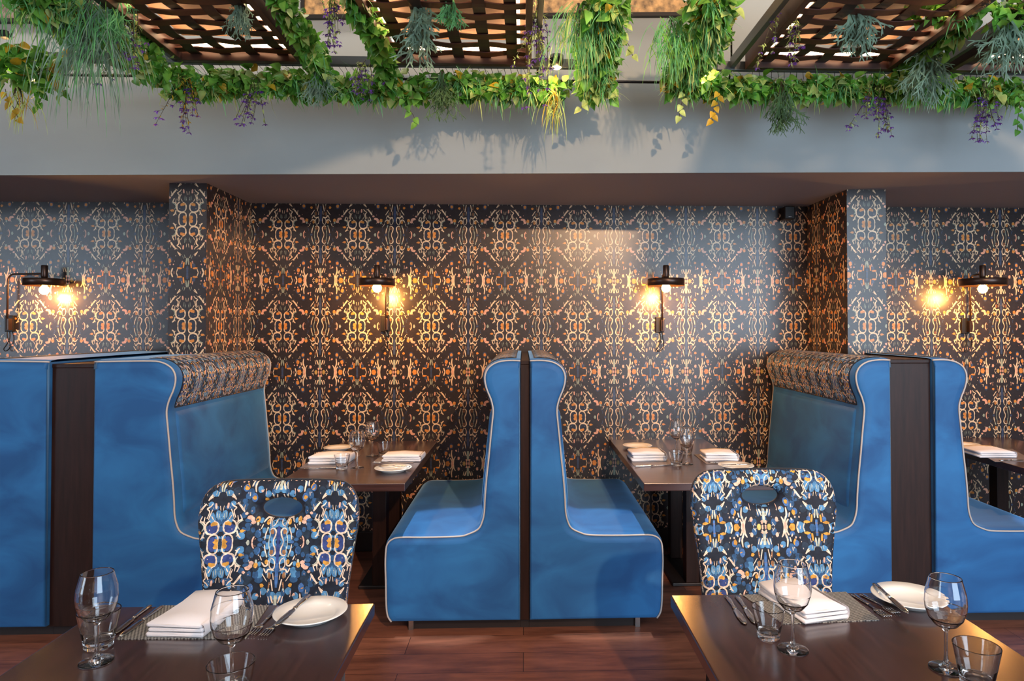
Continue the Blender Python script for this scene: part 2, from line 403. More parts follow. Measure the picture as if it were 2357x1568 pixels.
# ------------------------------------------------------------------ setting
ZC = 2.385          # alcove ceiling
XL, XR = -10.2, 10.2
mb = MB(); mb.box((XL, YR, -.1), (XR, YW+.2, 0)); struct(mb.build('floor', 'floor'))
ZA = 2.170          # height of the ring row
pl0, pl1 = atY(388, 600, 4.10).x, atY(475, 600, 4.10).x
pr0, pr1 = atY(1950, 600, 4.15).x, atY(2040, 600, 4.15).x
# the two wallpapered fins that divide the alcoves
YPL, YPR = 4.10, 4.15
def wall_section(mb, x0, x1, axpx):
    ax = atY(axpx, 545, YW).x
    ornament(mb, QW, x0, x1, .135, ZC, ax, ZA, WS, lambda u, v, k: (u, YW-.0003-.0006*k, v))
mb = MB(); mb.mi = 0; mb.box((XL, YW, 0), (XR, YW+.2, ZC+.2))
wall_section(mb, pl1, pr0, 993.5); wall_section(mb, XL+6.6, pl0, 245); wall_section(mb, pr1, XR-5.4, 2222)
struct(mb.build('wall_back', WMATS))
for nm, x0, x1, yp in (('wall_fin_left', pl0, pl1, YPL), ('wall_fin_right', pr0, pr1, YPR)):
    mb = MB(); mb.box((x0, yp, 0), (x1, YW-.001, ZC)); ac = (x0+x1)/2
    ornament(mb, QW, x0, x1, 1.2, ZC, ac, ZA, WS, lambda u, v, k: (u, yp-.0003-.0006*k, v))
    ornament(mb, QW, yp, YW-.001, .135, ZC, yp+.19, ZA, WS, lambda u, v, k: (x1+.0003+.0006*k, u, v))
    ornament(mb, QW, yp, YW-.001, .135, ZC, yp+.19, ZA, WS, lambda u, v, k: (x0-.0003-.0006*k, u, v), flip=True)
    struct(mb.build(nm, WMATS))
mb = MB(); mb.box((XL, YW-.02, 0), (XR, YW, .135)); struct(mb.build('baseboard_back', 'plinth', bevel=.004))
# alcove ceiling and the skewed fascia above it
fa, fb = atz(0, 403, ZC), atz(2357, 395, ZC)
def fy(x): return fa.y+(fb.y-fa.y)*(x-fa.x)/(fb.x-fa.x)
mb = MB(); y0, y1 = fy(XL)+.01, fy(XR)+.01
mb.v = [(XL, y0, ZC), (XR, y1, ZC), (XR, YW+.2, ZC), (XL, YW+.2, ZC), (XL, y0, ZC+.1), (XR, y1, ZC+.1), (XR, YW+.2, ZC+.1), (XL, YW+.2, ZC+.1)]
for q in ((0, 3, 2, 1), (4, 5, 6, 7), (0, 1, 5, 4), (1, 2, 6, 5), (2, 3, 7, 6), (3, 0, 4, 7)): mb.face(q)
struct(mb.build('ceiling_alcove', 'soffit'))
ZT = 3.9
mb = MB()
mb.v = [(XL, y0-.014, ZC-.002), (XR, y1-.014, ZC-.002), (XR, y1, ZC-.002), (XL, y0, ZC-.002), (XL, y0-.014, ZT), (XR, y1-.014, ZT), (XR, y1, ZT), (XL, y0, ZT)]
for q in ((0, 3, 2, 1), (4, 5, 6, 7), (0, 1, 5, 4), (1, 2, 6, 5), (2, 3, 7, 6), (3, 0, 4, 7)): mb.face(q)
struct(mb.build('wall_fascia', 'plaster'))
mb = MB(); mb.box((XL, YR, ZT), (XR, YW+.2, ZT+.1)); struct(mb.build('ceiling', 'ceil'))
mb = MB(); mb.box((XL-.2, YR, 0), (XL, YW+.2, ZT)); struct(mb.build('wall_left', 'shell'))
mb = MB(); mb.box((XR, YR, 0), (XR+.2, YW+.2, ZT)); struct(mb.build('wall_right', 'shell'))
# rear wall with three tall windows
wins = [(-10.0, -6.8), (1.9, 6.5)]
mb = MB(); xs = [XL]+[v for p in wins for v in p]+[XR]
for i in range(0, len(xs), 2): mb.box((xs[i], YR-.2, 0), (xs[i+1], YR, ZT))
for a, b in wins: mb.box((a, YR-.2, 0), (b, YR, .35)); mb.box((a, YR-.2, 3.55), (b, YR, ZT))
struct(mb.build('wall_rear', 'shell'))
for k, (a, b) in enumerate(wins):
    mb = MB()
    for x in (a, (a+b)/2-.03, b-.06): mb.box((x, YR-.12, .35), (x+.06, YR-.04, 3.55))
    for z in (.35, 3.49): mb.box((a, YR-.12, z), (b, YR-.04, z+.06))
    fo = struct(mb.build('window_%d' % (k+1), 'black'))
    mb = MB(); mb.box((a+.05, YR-.09, .4), (b-.05, YR-.08, 3.5)); mb.build('window_pane', 'pane', fo)

# ------------------------------------------------------------------ booth benches
PIP = [(465, 160), (380, 158), (300, 170), (240, 205), (212, 255), (210, 310), (225, 370), (250, 430), (266, 490), (268, 540), (262, 600), (250, 720), (238, 850), (222, 1000), (210, 1150), (205, 1250), (190, 1320), (160, 1375)]
PIP = [(1050+x/3.136, 780+y/3.136) for x, y in PIP]
PIP += [(600+x/3.137, 900+y/3.137) for x, y in ((1500, 1035), (1440, 1050), (1300, 1056), (1150, 1058), (1010, 1058), (955, 1070), (922, 1098), (908, 1140), (903, 1250))]
PIP += [(800+x/2.946, 1200+y/2.946) for x, y in ((262, 400), (265, 560), (275, 640), (300, 680))]
def catmull(p, n=4):
    P = [p[0]]+list(p)+[p[-1]]; q = []
    for i in range(1, len(P)-2):
        for k in range(n):
            t = k/n
            q.append(tuple(.5*((2*P[i][a])+(-P[i-1][a]+P[i+1][a])*t+(2*P[i-1][a]-5*P[i][a]+4*P[i+1][a]-P[i+2][a])*t*t+(-P[i-1][a]+3*P[i][a]-3*P[i+1][a]+P[i+2][a])*t**3) for a in range(len(p[0]))))
    q.append(p[-1]); return q
BP = [(atY(1197.5, y, YF).x-atY(x, y, YF).x, atY(x, y, YF).z) for x, y in PIP]     # distance from the back plane, height
BP = [(max(d, 0), z) for d, z in BP]
YB = YW-.015
def bench(name_label, xb, s, ext, group='blue booth benches'):
    """xb back plane, s=+1 faces +x, ext extra depth behind the back"""
    prof = [(d+ext, z) for d, z in BP]
    if ext: prof = [(0, prof[0][1]-.002), (ext*.5, prof[0][1])]+prof[1:]
    prof = catmull(prof, 3)
    n = len(prof); nr = []
    for i in range(n):
        a = prof[max(0, i-1)]; b = prof[min(n-1, i+1)]
        tx, tz = b[0]-a[0], b[1]-a[1]; L = sqrt(tx*tx+tz*tz) or 1
        nr.append((-tz/L, tx/L) if False else (-tz/L*-1*-1, tx/L))
    # outward normal: profile runs top-back -> front -> down, so outward is (-tz, tx) flipped
    nr = [(-b if False else a, b) for a, b in nr]
    out = []
    for (a, b) in nr: out.append((a, b))
    def P(i, off, y): return (xb+s*(prof[i][0]+out[i][0]*off), y, prof[i][1]+out[i][1]*off)
    zb = prof[-1][1]
    t = thing('booth_bench', name_label, 'bench', (xb, YF, 0), 0, group)
    inv = Matrix.Translation((-xb, -YF, 0))
    def sh(mb): mb.v = [tuple(inv @ Vector(v)) for v in mb.v]; return mb
    # side boxing that wraps top, back, seat and front
    mb = MB(); rows = []
    for y, off in ((YF, -.004), (YF+.012, .006), (YF+.05, .011), ((YF+YB)/2, .012), (YB-.05, .011), (YB-.012, .006), (YB, -.004)):
        rows.append([P(i, off, y) for i in range(n)]+[(xb, y, zb)])
    mb.grid(rows, False, True, flip=(s > 0))
    # back sheet
    mb.poly([(xb, YF, zb), (xb, YF, prof[0][1]), (xb, YB, prof[0][1]), (xb, YB, zb)])
    sh(mb).build('upholstery', 'velvet', t)
    # puffed end panels
    for y, dy in ((YF, -1), (YB, 1)):
        mb = MB(); loop = [prof[i] for i in range(n)]+[(0, zb)]
        rows = []
        for off, dd in ((-.002, 0), (-.006, .006), (-.016, .010), (-.035, .013)):
            r = [(xb+s*(max(prof[i][0]+out[i][0]*off, .0 if i > 2 else 0)), y+dy*dd, prof[i][1]+out[i][1]*off) for i in range(n)]
            r.append((xb+s*abs(off)*.3, y+dy*dd, zb+abs(off)*.3)); r.append((xb+s*abs(off)*.3, y+dy*dd, prof[0][1]-abs(off)))
            rows.append(r)
        mb.grid(rows, True, True, flip=(s*dy < 0))
        k = len(mb.v)-len(rows[0]); idx = list(range(k, len(mb.v)))
        mb.face(idx if s*dy > 0 else idx[::-1])
        ep = sh(mb).build('end_panel', 'velvet', t)
        mb = MB(); mb.tube([P(i, .001, y+dy*.004) for i in range(n)], .0045, 6)
        sh(mb).build('piping', 'piping', ep)
    # patterned headrest roll
    iw = max(range(n), key=lambda i: -abs(prof[i][1]-1.12)*10)
    seg = list(range(1 if not ext else 5, iw+1)); arc = [0]
    for a, b in zip(seg, seg[1:]): arc.append(arc[-1]+math.hypot(prof[b][0]-prof[a][0], prof[b][1]-prof[a][1]))
    L = arc[-1]; ya, yb = YF+.042, YB-.03
    def hp(u, v, lay):      # u along y, v arc length measured upward from the waist
        q = L-v; i = 0
        while i < len(arc)-2 and arc[i+1] < q: i += 1
        f = (q-arc[i])/(arc[i+1]-arc[i]); a, b = seg[i], seg[i+1]
        e = min(min(u-ya, yb-u)/.02, 1); e = sqrt(max(0, 1-(1-e)**2)) if e < 1 else 1
        e2 = min(min(v, L-v)/.02, 1); e2 = sqrt(max(0, 1-(1-e2)**2)) if e2 < 1 else 1
        off = .004+.011*e*e2+lay
        x = prof[a][0]+(prof[b][0]-prof[a][0])*f; z = prof[a][1]+(prof[b][1]-prof[a][1])*f
        ox = out[a][0]+(out[b][0]-out[a][0])*f; oz = out[a][1]+(out[b][1]-out[a][1])*f
        return (xb+s*(x+ox*off), u, z+oz*off)
    mb = MB(); ys = [ya, ya+.003, ya+.01, ya+.02]+[ya+.02+(yb-ya-.04)*k/6 for k in range(1, 7)]+[yb-.01, yb-.003, yb]
    vs = [0, .003, .01, .02]+[.02+(L-.04)*k/28 for k in range(1, 29)]+[L-.01, L-.003, L]
    mb.grid([[hp(y, v, 0) for v in vs] for y in ys], False, True, flip=(s < 0))
    ornament(mb, QF, ya+.01, yb-.01, .012, L-.012, (ya+yb)/2, .12, FS*.8, lambda u, v, k: hp(u, v, .0012+.0006*k), flip=(s > 0))
    sh(mb).build('headrest', FMATS, t)
    # padded back panel
    i0 = iw+1; i1 = next(i for i in range(iw, n) if prof[i][1] < .60)
    mb = MB(); rows = []
    for y, e in ((YF+.06, 0), (YF+.065, .7), (YF+.08, 1), (YF+.3, 1.1), (YB-.3, 1.1), (YB-.08, 1), (YB-.065, .7), (YB-.06, 0)):
        r = []
        for i in range(i0, i1+1):
            q = min((i-i0)/1.5, (i1-i)/1.5, 1)
            r.append(P(i, .009+.012*e*q, y))
        rows.append(r)
    mb.grid(rows, False, True, flip=(s > 0)); sh(mb).build('back_cushion', 'velvet', t)
    # dark plinth
    mb = MB(); a, b = xb+s*.0, xb+s*(prof[-1][0]-.09)
    mb.box((min(a, b), YF+.05, 0), (max(a, b), YB-.02, zb+.005)); sh(mb).build('plinth', 'plinth', t)
    mb = MB(); mb.box((b-.012, YF+.035, 0), (b+.012, YF+.05, zb)); sh(mb).build('leg', 'foot', t)
    return t
EXT = .215
xs_l0, xs_l1 = atY(110, 1200, YF).x, atY(215, 1200, YF).x
xc0, xc1 = atY(1197.5, 1200, YF).x, atY(1219.5, 1200, YF).x
xr0, xr1 = atY(2051, 1200, YF).x, atY(2149, 1200, YF).x
bench('blue velvet booth bench at the far left, facing out of frame', xs_l0, -1, EXT)
bench('deep blue velvet bench facing right into the left booth, patterned roll on top', xs_l1, 1, EXT)
bench('blue velvet bench left of the thin central divider, facing left', xc0, -1, 0)
bench('blue velvet bench right of the thin central divider, facing right', xc1, 1, 0)
bench('blue velvet bench facing left behind the right patterned chair', xr0, -1, 0)
bench('blue velvet bench at the far right edge, facing right', xr1, 1, 0)
for lab, a, b, dz in (('wide dark wood panel between the two left bench backs', xs_l0, xs_l1, -.012), ('narrow dark wood panel between the two central bench backs', xc0, xc1, .0), ('wide dark wood panel between the two right bench backs', xr0, xr1, .004)):
    t = thing('booth_divider', lab, 'divider', ((a+b)/2, YF, 0), 0, 'dark wood booth dividers')
    h = (b-a)/2-.001; zt = BP[0][1]+dz; g = .018
    mb = MB(); mb.box((-h, g, .05), (h, YB-YF, zt-.02)); mb.build('panel', 'espresso', t, .002)
    mb = MB(); mb.box((-h, g-.004, zt-.02), (h, YB-YF, zt)); mb.build('cap', 'espresso', t, .003)
    mb = MB(); mb.box((-h, .05, 0), (h, YB-YF, .05)); mb.build('plinth', 'plinth', t)

# ------------------------------------------------------------------ tables
ZTAB = .75
def booth_table(lab, x0, x1, y0):
    t = thing('booth_table', lab, 'table', ((x0+x1)/2, (y0+YW)/2, 0), 0, 'dark wood booth tables')
    hx, hy = (x1-x0)/2, (YW-.002-y0)/2
    mb = MB(); mb.box((-hx, -hy, ZTAB-.04), (hx, hy, ZTAB)); mb.build('tabletop', 'boothtable', t, .003)
    for yy in (-.05, .38):
        mb = MB(); mb.box((.03, yy, .02), (.11, yy+.08, ZTAB-.04)); mb.build('leg', 'espresso', t, .004)
    mb = MB(); mb.box((-.05, -.05, 0), (.19, .46, .02)); mb.build('base', 'plinth', t, .004)
    mb = MB(); mb.box((-.2, -.1, ZTAB-.07), (.3, .5, ZTAB-.04)); mb.build('bracket', 'black', t)
    return t
p = atz(932, 1113, ZTAB); q = atz(633, 1115, ZTAB)
booth_table('dark wood table in the left booth, set for two', q.x, p.x, p.y)
p2 = atz(1482, 1113, ZTAB); x1r = atz(1628, 1016, ZTAB).x
booth_table('dark wood table in the right booth, behind the right patterned chair', p2.x, x1r, p2.y)
p3 = atz(2240, 1045, ZTAB)
booth_table('dark wood table cut by the right edge of the picture', p3.x, p3.x+.66, p2.y-.05)

def table(lab, x0, x1, yf):
    w_ = x1-x0; t = thing('dining_table', lab, 'table', ((x0+x1)/2, yf-w_/2, 0), 0, 'dark square tables at the front')
    mb = MB(); mb.box((-w_/2, -w_/2, ZTAB-.035), (w_/2, w_/2, ZTAB)); mb.build('tabletop', 'table', t, .004)
    mb = MB(); mb.box((-.05, -.05, .03), (.05, .05, ZTAB-.035)); mb.build('pedestal', 'black', t, .006)
    mb = MB(); mb.box((-.26, -.26, 0), (.26, .26, .03)); mb.build('base', 'black', t, .01)
    return t
a, b = atz(240, 1395, ZTAB), atz(863, 1389, ZTAB)
TL = table('dark wood table at lower left, orange lamp glow on its right edge', a.x, b.x, b.y)
a2 = atz(1543, 1370, ZTAB)
TR = table('dark wood table at lower right, orange lamp glow on its left corner', a2.x, a2.x+.757, a2.y)

# ------------------------------------------------------------------ chairs
def make_chair(lab, x, y, va):
    t = thing('dining_chair', lab, 'chair', (x, y, 0), 0, 'patterned upholstered chairs')
    half = [(0, 1.035), (.10, 1.035), (.185, 1.032), (.222, 1.014), (.243, .983), (.251, .945), (.252, .905), (.244, .845), (.234, .77), (.226, .70), (.221, .62), (.218, .54), (.216, .47)]
    half = catmull(half, 3)
    out = [(hx, z) for hx, z in half]+[(-hx, z) for hx, z in reversed(half)][:-1]
    out = out[::-1]
    hc = (0, .945); hr = (.063, .031)
    Rd, TH = .026, .03
    segs = list(zip(out, out[1:]+out[:1]))
    def dist(px, pz):
        d = 9
        for (ax, az), (bx, bz) in segs:
            vx, vz = bx-ax, bz-az; L2 = vx*vx+vz*vz
            k = max(0, min(1, ((px-ax)*vx+(pz-az)*vz)/L2)) if L2 else 0
            d = min(d, math.hypot(px-ax-vx*k, pz-az-vz*k))
        e = math.hypot((px-hc[0])/hr[0], (pz-hc[1])/hr[1])
        dh = (e-1)*min(hr)*1.25 if e > 1 else 0
        return min(d, dh)
    def hgt(px, pz):
        d = dist(px, pz)/Rd
        return TH*(sqrt(1-(1-d)**2) if d < 1 else 1)
    def pos(px, pz, o):     # backrest leans away from the table, gently curved in plan
        lean = (pz-.47)*.14; curve = -.05*(px/.25)**2*.6
        return (px, lean+curve-o, pz)
    NA = 96; angs = []
    def hit(a):     # where a ray from the hole centre meets the outline
        best = 9
        for (ax, az), (bx, bz) in segs:
            dx, dz = cos(a), sin(a); ex, ez = bx-ax, bz-az; den = dx*ez-dz*ex
            if abs(den) < 1e-9: continue
            tt = ((ax-hc[0])*ez-(az-hc[1])*ex)/den; uu = ((ax-hc[0])*dz-(az-hc[1])*dx)/den
            if tt > 0 and -1e-6 <= uu <= 1+1e-6: best = min(best, tt)
        return best
    angs = sorted([2*pi*k/NA for k in range(NA)]+[atan2(z-hc[1], xx-hc[0]) % (2*pi) for xx, z in ((.216, .47), (-.216, .47))])
    ts = [0, .004, .012, .026]
    mb = MB(); fr, bk = [], []
    for a in angs:
        ri = 1/sqrt((cos(a)/hr[0])**2+(sin(a)/hr[1])**2); ro = hit(a)*.9999
        L = ro-ri; st = [min(.002, L*.05), .006, .014, .026]
        rad = [0]+[min(q, L*.25) for q in (.002, .006, .013, .024)]+[L*k for k in (.3, .42, .55, .68)]+[L-min(q, L*.25) for q in (.026, .014, .006, .0018)]+[L]
        rad.sort()
        f1, b1 = [], []
        for q in rad:
            px, pz = hc[0]+cos(a)*(ri+q), hc[1]+sin(a)*(ri+q)
            h = hgt(px, pz) if 0 < q < L else 0
            f1.append(pos(px, pz, h)); b1.append(pos(px, pz, -h))
        fr.append(f1); bk.append(b1)
    mb.grid(fr+[fr[0]], False, True); mb.grid(bk+[bk[0]], False, True, flip=True)
    def inside(u, v):
        if abs(u) > .26 or v < .471 or v > 1.034: return False
        # inside test
        c = False
        for (ax, az), (bx, bz) in segs:
            if (az > v) != (bz > v) and u < (bx-ax)*(v-az)/(bz-az)+ax: c = not c
        return c
    def keep(u, v): return abs(u) < .29 and v < 1.06 and math.hypot((u-hc[0])/hr[0], (v-hc[1])/hr[1]) > .82
    def fit(u, v):      # draw points in to the outline, and out of the handle hole
        for _ in range(40):
            if inside(u, v): break
            u *= .985; v = .75+(v-.75)*.985
        e = math.hypot((u-hc[0])/hr[0], (v-hc[1])/hr[1])
        if e < 1.02: k = 1.02/max(e, .2); u = hc[0]+(u-hc[0])*k; v = hc[1]+(v-hc[1])*k
        return u, v
    def decal(u, v, k):
        u, v = fit(u, v); return pos(u, v, hgt(u, v)+.001+.0008*k)
    ornament(mb, QF, -.26, .26, .47, 1.036, HX*FS, va, FS, decal, keep=keep)
    mb.build('backrest', FMATS, t)
    mb = MB()
    def rb(x0, x1, y0, y1, z0, z1, r=.03):
        rows = []
        for z, k in ((z0, r*.6), (z0+.008, 0.004), (z0+.02, 0), (z1-r, 0), (z1-r*.5, r*.13), (z1-r*.15, r*.5), (z1, r)):
            pts = []
            for cxx, cyy, a0 in ((x1-r, y1-r, 0), (x0+r, y1-r, pi/2), (x0+r, y0+r, pi), (x1-r, y0+r, 3*pi/2)):
                for j in range(5):
                    aa = a0+pi/2*j/4; pts.append((cxx+(r-k)*cos(aa), cyy+(r-k)*sin(aa), z))
            rows.append(pts)
        kk = mb.grid(rows, True, True); mb.face(range(len(mb.v)-20, len(mb.v))); mb.face(list(range(kk, kk+20))[::-1])
    rb(-.225, .225, -.46, .0, .40, .495)
    ornament(mb, QF, -.20, .20, -.43, -.04, HX*FS, -.2, FS, lambda u, v, k: (u, v, .4962+.0006*k))
    mb.build('seat', FMATS, t)
    for sx in (-1, 1):
        for yy, dy in ((-.42, -.01), (-.03, .06)):
            mb = MB(); mb.tube([(sx*.195, yy, .41), (sx*.2, yy+dy, 0)], [.02, .014], 8); mb.build('leg', 'espresso', t)
    return t
cl = atY(643, 1200, 2.22); cr_ = atY(1766, 1200, 2.29)
make_chair('blue patterned chair with handle hole at the lower left table', cl.x, 2.19, .846)
make_chair('blue patterned chair with handle hole at the lower right table', cr_.x, 2.30, .846+HY*FS)

# ------------------------------------------------------------------ tableware
def hold(p):     # extra rings beside every corner keep the refraction crisp
    q = [p[0]]
    for a, b in zip(p, p[1:]):
        L = math.hypot(b[0]-a[0], b[1]-a[1]); k = min(.3, .0012/L) if L else 0
        for f in (k, .5, 1-k, 1): q.append((a[0]+(b[0]-a[0])*f, a[1]+(b[1]-a[1])*f))
    return q
def make_wine(r=.044, h=.207):
    prof = [(.0, 0), (.036, 0), (.0365, .0015), (.034, .003), (.015, .006), (.006, .012), (.0042, .03), (.0038, .06), (.0045, .085), (.010, .093), (.024, .100), (.036, .115), (.0425, .135), (r, .150), (.0425, .172), (.037, .193), (.0335, h),
            (.0323, h+.0005), (.0318, h-.001), (.0355, .192), (.041, .171), (.0425, .150), (.041, .136), (.0345, .117), (.022, .1025), (.008, .0965), (0, .096)]
    mb = MB(); mb.lathe(hold(prof), 48); return mb
def make_tumbler(r=.047, h=.088):
    b = r*.68
    prof = [(0, 0), (b*.9, 0), (b, .003), (b*1.03, .014), (r*.83, h*.5), (r, h), (r-.0012, h+.0008), (r-.0022, h), (r*.83-.0025, h*.5), (b*1.0-.002, .022), (b*.8, .018), (0, .017)]
    mb = MB(); mb.lathe(hold(prof), 48); return mb
def make_plate(r=.1):
    prof = [(0, .003), (r*.55, .002), (r*.58, 0), (r*.64, 0), (r*.68, .006), (r*.98, .019), (r, .0205), (r*.985, .0225), (r*.70, .0115), (r*.63, .006), (0, .0055)]
    mb = MB(); mb.lathe(prof, 56); return mb
proto = {}
def place(kind, builder, mname, lab, cat, px, py, z=ZTAB, group=None, sc=1, rz=0):
    p = atz(px, py, z); p.z = z+.0004
    if kind not in proto:
        o = builder().build(kind, mname); proto[kind] = o
    else:
        o = proto[kind].copy(); COL.objects.link(o)
    for k in ('label', 'group'):
        if k in o: del o[k]
    tag(o, lab, cat, group); o.location = p; o.scale = (sc, sc, sc); o.rotation_euler = (0, 0, rz)
    return o
def wine(lab, px, py, **k): return place('wine_glass', make_wine, 'glass', lab, 'wine glass', px, py, group='empty wine glasses', **k)
def tumb(lab, px, py, **k): return place('tumbler', make_tumbler, 'glass', lab, 'tumbler', px, py, group='empty water tumblers', **k)
def plate(lab, px, py, **k): return place('side_plate', make_plate, 'porcelain', lab, 'plate', px, py, group='white side plates', **k)
wine('empty wine glass at left on the lower left table, before a tumbler', 222, 1524)
wine('empty wine glass standing nearest on the lower left table, before the napkin', 533, 1581)
wine('empty wine glass in front of the napkin on the lower right table', 1825, 1496, sc=1.0)
wine('empty wine glass beside the white plate on the lower right table', 2178, 1540)
tumb('water tumbler behind the left wine glass on the lower left table', 227, 1489)
tumb('water tumbler cut by the bottom edge on the lower left table', 531, 1625)
tumb('small water tumbler over the placemat corner on the lower right table', 1769, 1468, sc=.86)
tumb('water tumbler at the bottom right corner of the lower right table', 2249, 1580)
wine('nearer wine glass on the left booth table', 822, 1077)
wine('farther wine glass on the left booth table', 857, 1050)
tumb('water tumbler at the front of the left booth table, before a napkin', 787, 1081, sc=.92)
tumb('water tumbler at the middle of the left booth table, behind a napkin', 884, 1049, sc=.92)
wine('nearer wine glass on the right booth table', 1581, 1069)
wine('farther wine glass on the right booth table', 1557, 1046)
tumb('water tumbler at the front of the right booth table', 1557, 1072, sc=.92)
tumb('water tumbler behind the wine glasses on the right booth table', 1581, 1046, sc=.92)
plate('white plate with a knife across it on the lower left table', 715, 1422, sc=.96)
plate('white plate with a knife across it on the lower right table', 2093, 1387, sc=1.0)
plate('white plate at the back left of the left booth table', 778, 1036, sc=.9)
plate('white plate at the front right of the left booth table', 905, 1085, sc=1.0)
plate('white plate at the back left corner of the right booth table', 1467, 1032, sc=.95)
plate('white plate at the front right of the right booth table, above the chair', 1694, 1079, sc=.98)
plate('white plate on the far right table, half behind the blue bench', 2222, 1029, sc=.9)

def placemat(lab, c, plain=True):
    P = [atz(x, y, ZTAB) for x, y in c]; ctr = sum(P, Vector())/4
    mb = MB(); z0, z1 = .0003, .0022
    q = [(p.x-ctr.x, p.y-ctr.y) for p in P]; k = len(mb.v)
    mb.v += [(a, b, z0) for a, b in q]+[(a, b, z1) for a, b in q]
    mb.face((3, 2, 1, 0)); mb.face((4, 5, 6, 7))
    for i in range(4): mb.face((i, (i+1) % 4, (i+1) % 4+4, i+4))
    o = mb.build('placemat', 'plainmat' if plain else 'mat'); o.location = (ctr.x, ctr.y, ZTAB)
    return tag(o, lab, 'placemat', 'grey placemats')
placemat('woven grey placemat under the napkin on the lower left table', ((267, 1473), (566, 1472), (618.5, 1395.5), (372, 1395.5)), False)
placemat('woven grey placemat under the napkin on the lower right table', ((1802, 1438), (2025, 1429), (1947, 1364), (1709, 1371)), False)
placemat('plain grey placemat on the left of the left booth table', ((690, 1078), (795, 1078), (829, 1048), (732, 1048)))
placemat('plain grey placemat on the right of the left booth table', ((856, 1067), (950, 1067), (985, 1044), (884, 1044)))
placemat('plain grey placemat on the left of the right booth table', ((1459, 1073), (1548, 1071), (1528, 1044), (1440, 1046)))
placemat('plain grey placemat on the right of the right booth table', ((1627, 1070), (1712, 1066), (1685, 1044), (1597, 1047)))
placemat('plain grey placemat on the far right table', ((2290, 1064), (2380, 1062), (2330, 1034), (2240, 1036)))

def napkin(lab, a, b, depth, h=.03, rot=0, axis='y', far=1.0):
    """a,b near-left / near-right pixels on the table; folded cloth, its fold layers open at the near end"""
    A, B = atz(*a, ZTAB+.002), atz(*b, ZTAB+.002); c = (A+B)/2; wd = (B-A).length
    ang = atan2(B.y-A.y, B.x-A.x)+rot
    t = thing('napkin', lab, 'napkin', (c.x, c.y, ZTAB+.0024), ang, 'folded white napkins')
    mb = MB()
    for lay, (z0, z1, x0, x1) in enumerate(((0, h*.34, -.5, .5), (h*.36, h*.66, -.46, .49), (h*.68, h, -.49, .46))):
        rows = []; th = z1-z0
        for k, yy in enumerate((0, .002, .3, .7, .995, 1)):
            rr = th*.5 if 0 < k < 5 else th*.2
            tw = 1+(far-1)*yy; sag = -.12*h*sin(yy*3)*(lay/2); pts = []
            for j in range(20):
                aa = 2*pi*j/20; cx_ = cos(aa); sx_ = sin(aa)
                xx = (x0+x1)/2*wd+((x1-x0)/2*wd*tw-th*.5)*(1 if cx_ > 1e-6 else -1 if cx_ < -1e-6 else 0)+cx_*rr*1.0
                # slight wave on the upper sheet
                zz = (z0+z1)/2+sx_*rr*(1 if abs(cx_) < .99 else 1)+sag
                if lay == 2: zz += .002*sin(xx*60+yy*4)+.010*sin(pi*min(1, yy*1.3)*.75)*max(0, 1-(2*xx/wd)**2)*(1 if sx_ >= 0 else .3)
                pts.append((xx, yy*depth, max(zz, .0002)))
            rows.append(pts)
        kk = mb.grid(rows, True, True); mb.face(list(range(kk, kk+20))); mb.face(range(len(mb.v)-20, len(mb.v)))
    mb.build('folded_layers', 'linen', t)
    mb = MB()       # the rolled outer edge on one long side
    pts = [(wd*.5-.004, yy*depth, h*.5) for yy in (0, .25, .5, .75, 1)]
    rows = []
    for x, y, z in pts:
        rows.append([(x+h*.42*cos(aa)*.6, y, z+h*.5*sin(aa)) for aa in [-pi/2+pi*j/8 for j in range(9)]])
    mb.grid(rows, False, True); mb.build('rolled_edge', 'linen', t)
    return t
napkin('folded white napkin on the woven mat of the lower left table', (336, 1466), (466, 1471), .215, .034, .03)
napkin('folded white napkin on the woven mat of the lower right table', (1850, 1438), (1954, 1426), .215, .034, .03)
napkin('folded white napkin on the left of the left booth table', (708, 1070), (797, 1070), .16, .045)
napkin('folded white napkin on the right of the left booth table', (878, 1063), (968, 1063), .14, .035)
napkin('folded white napkin on the left of the right booth table', (1454, 1063), (1533, 1062), .16, .05)
napkin('folded white napkin on the right of the right booth table', (1623, 1062), (1699, 1062), .15, .045)
napkin('folded white napkin on the far right table', (2255, 1054), (2340, 1054), .22, .035)

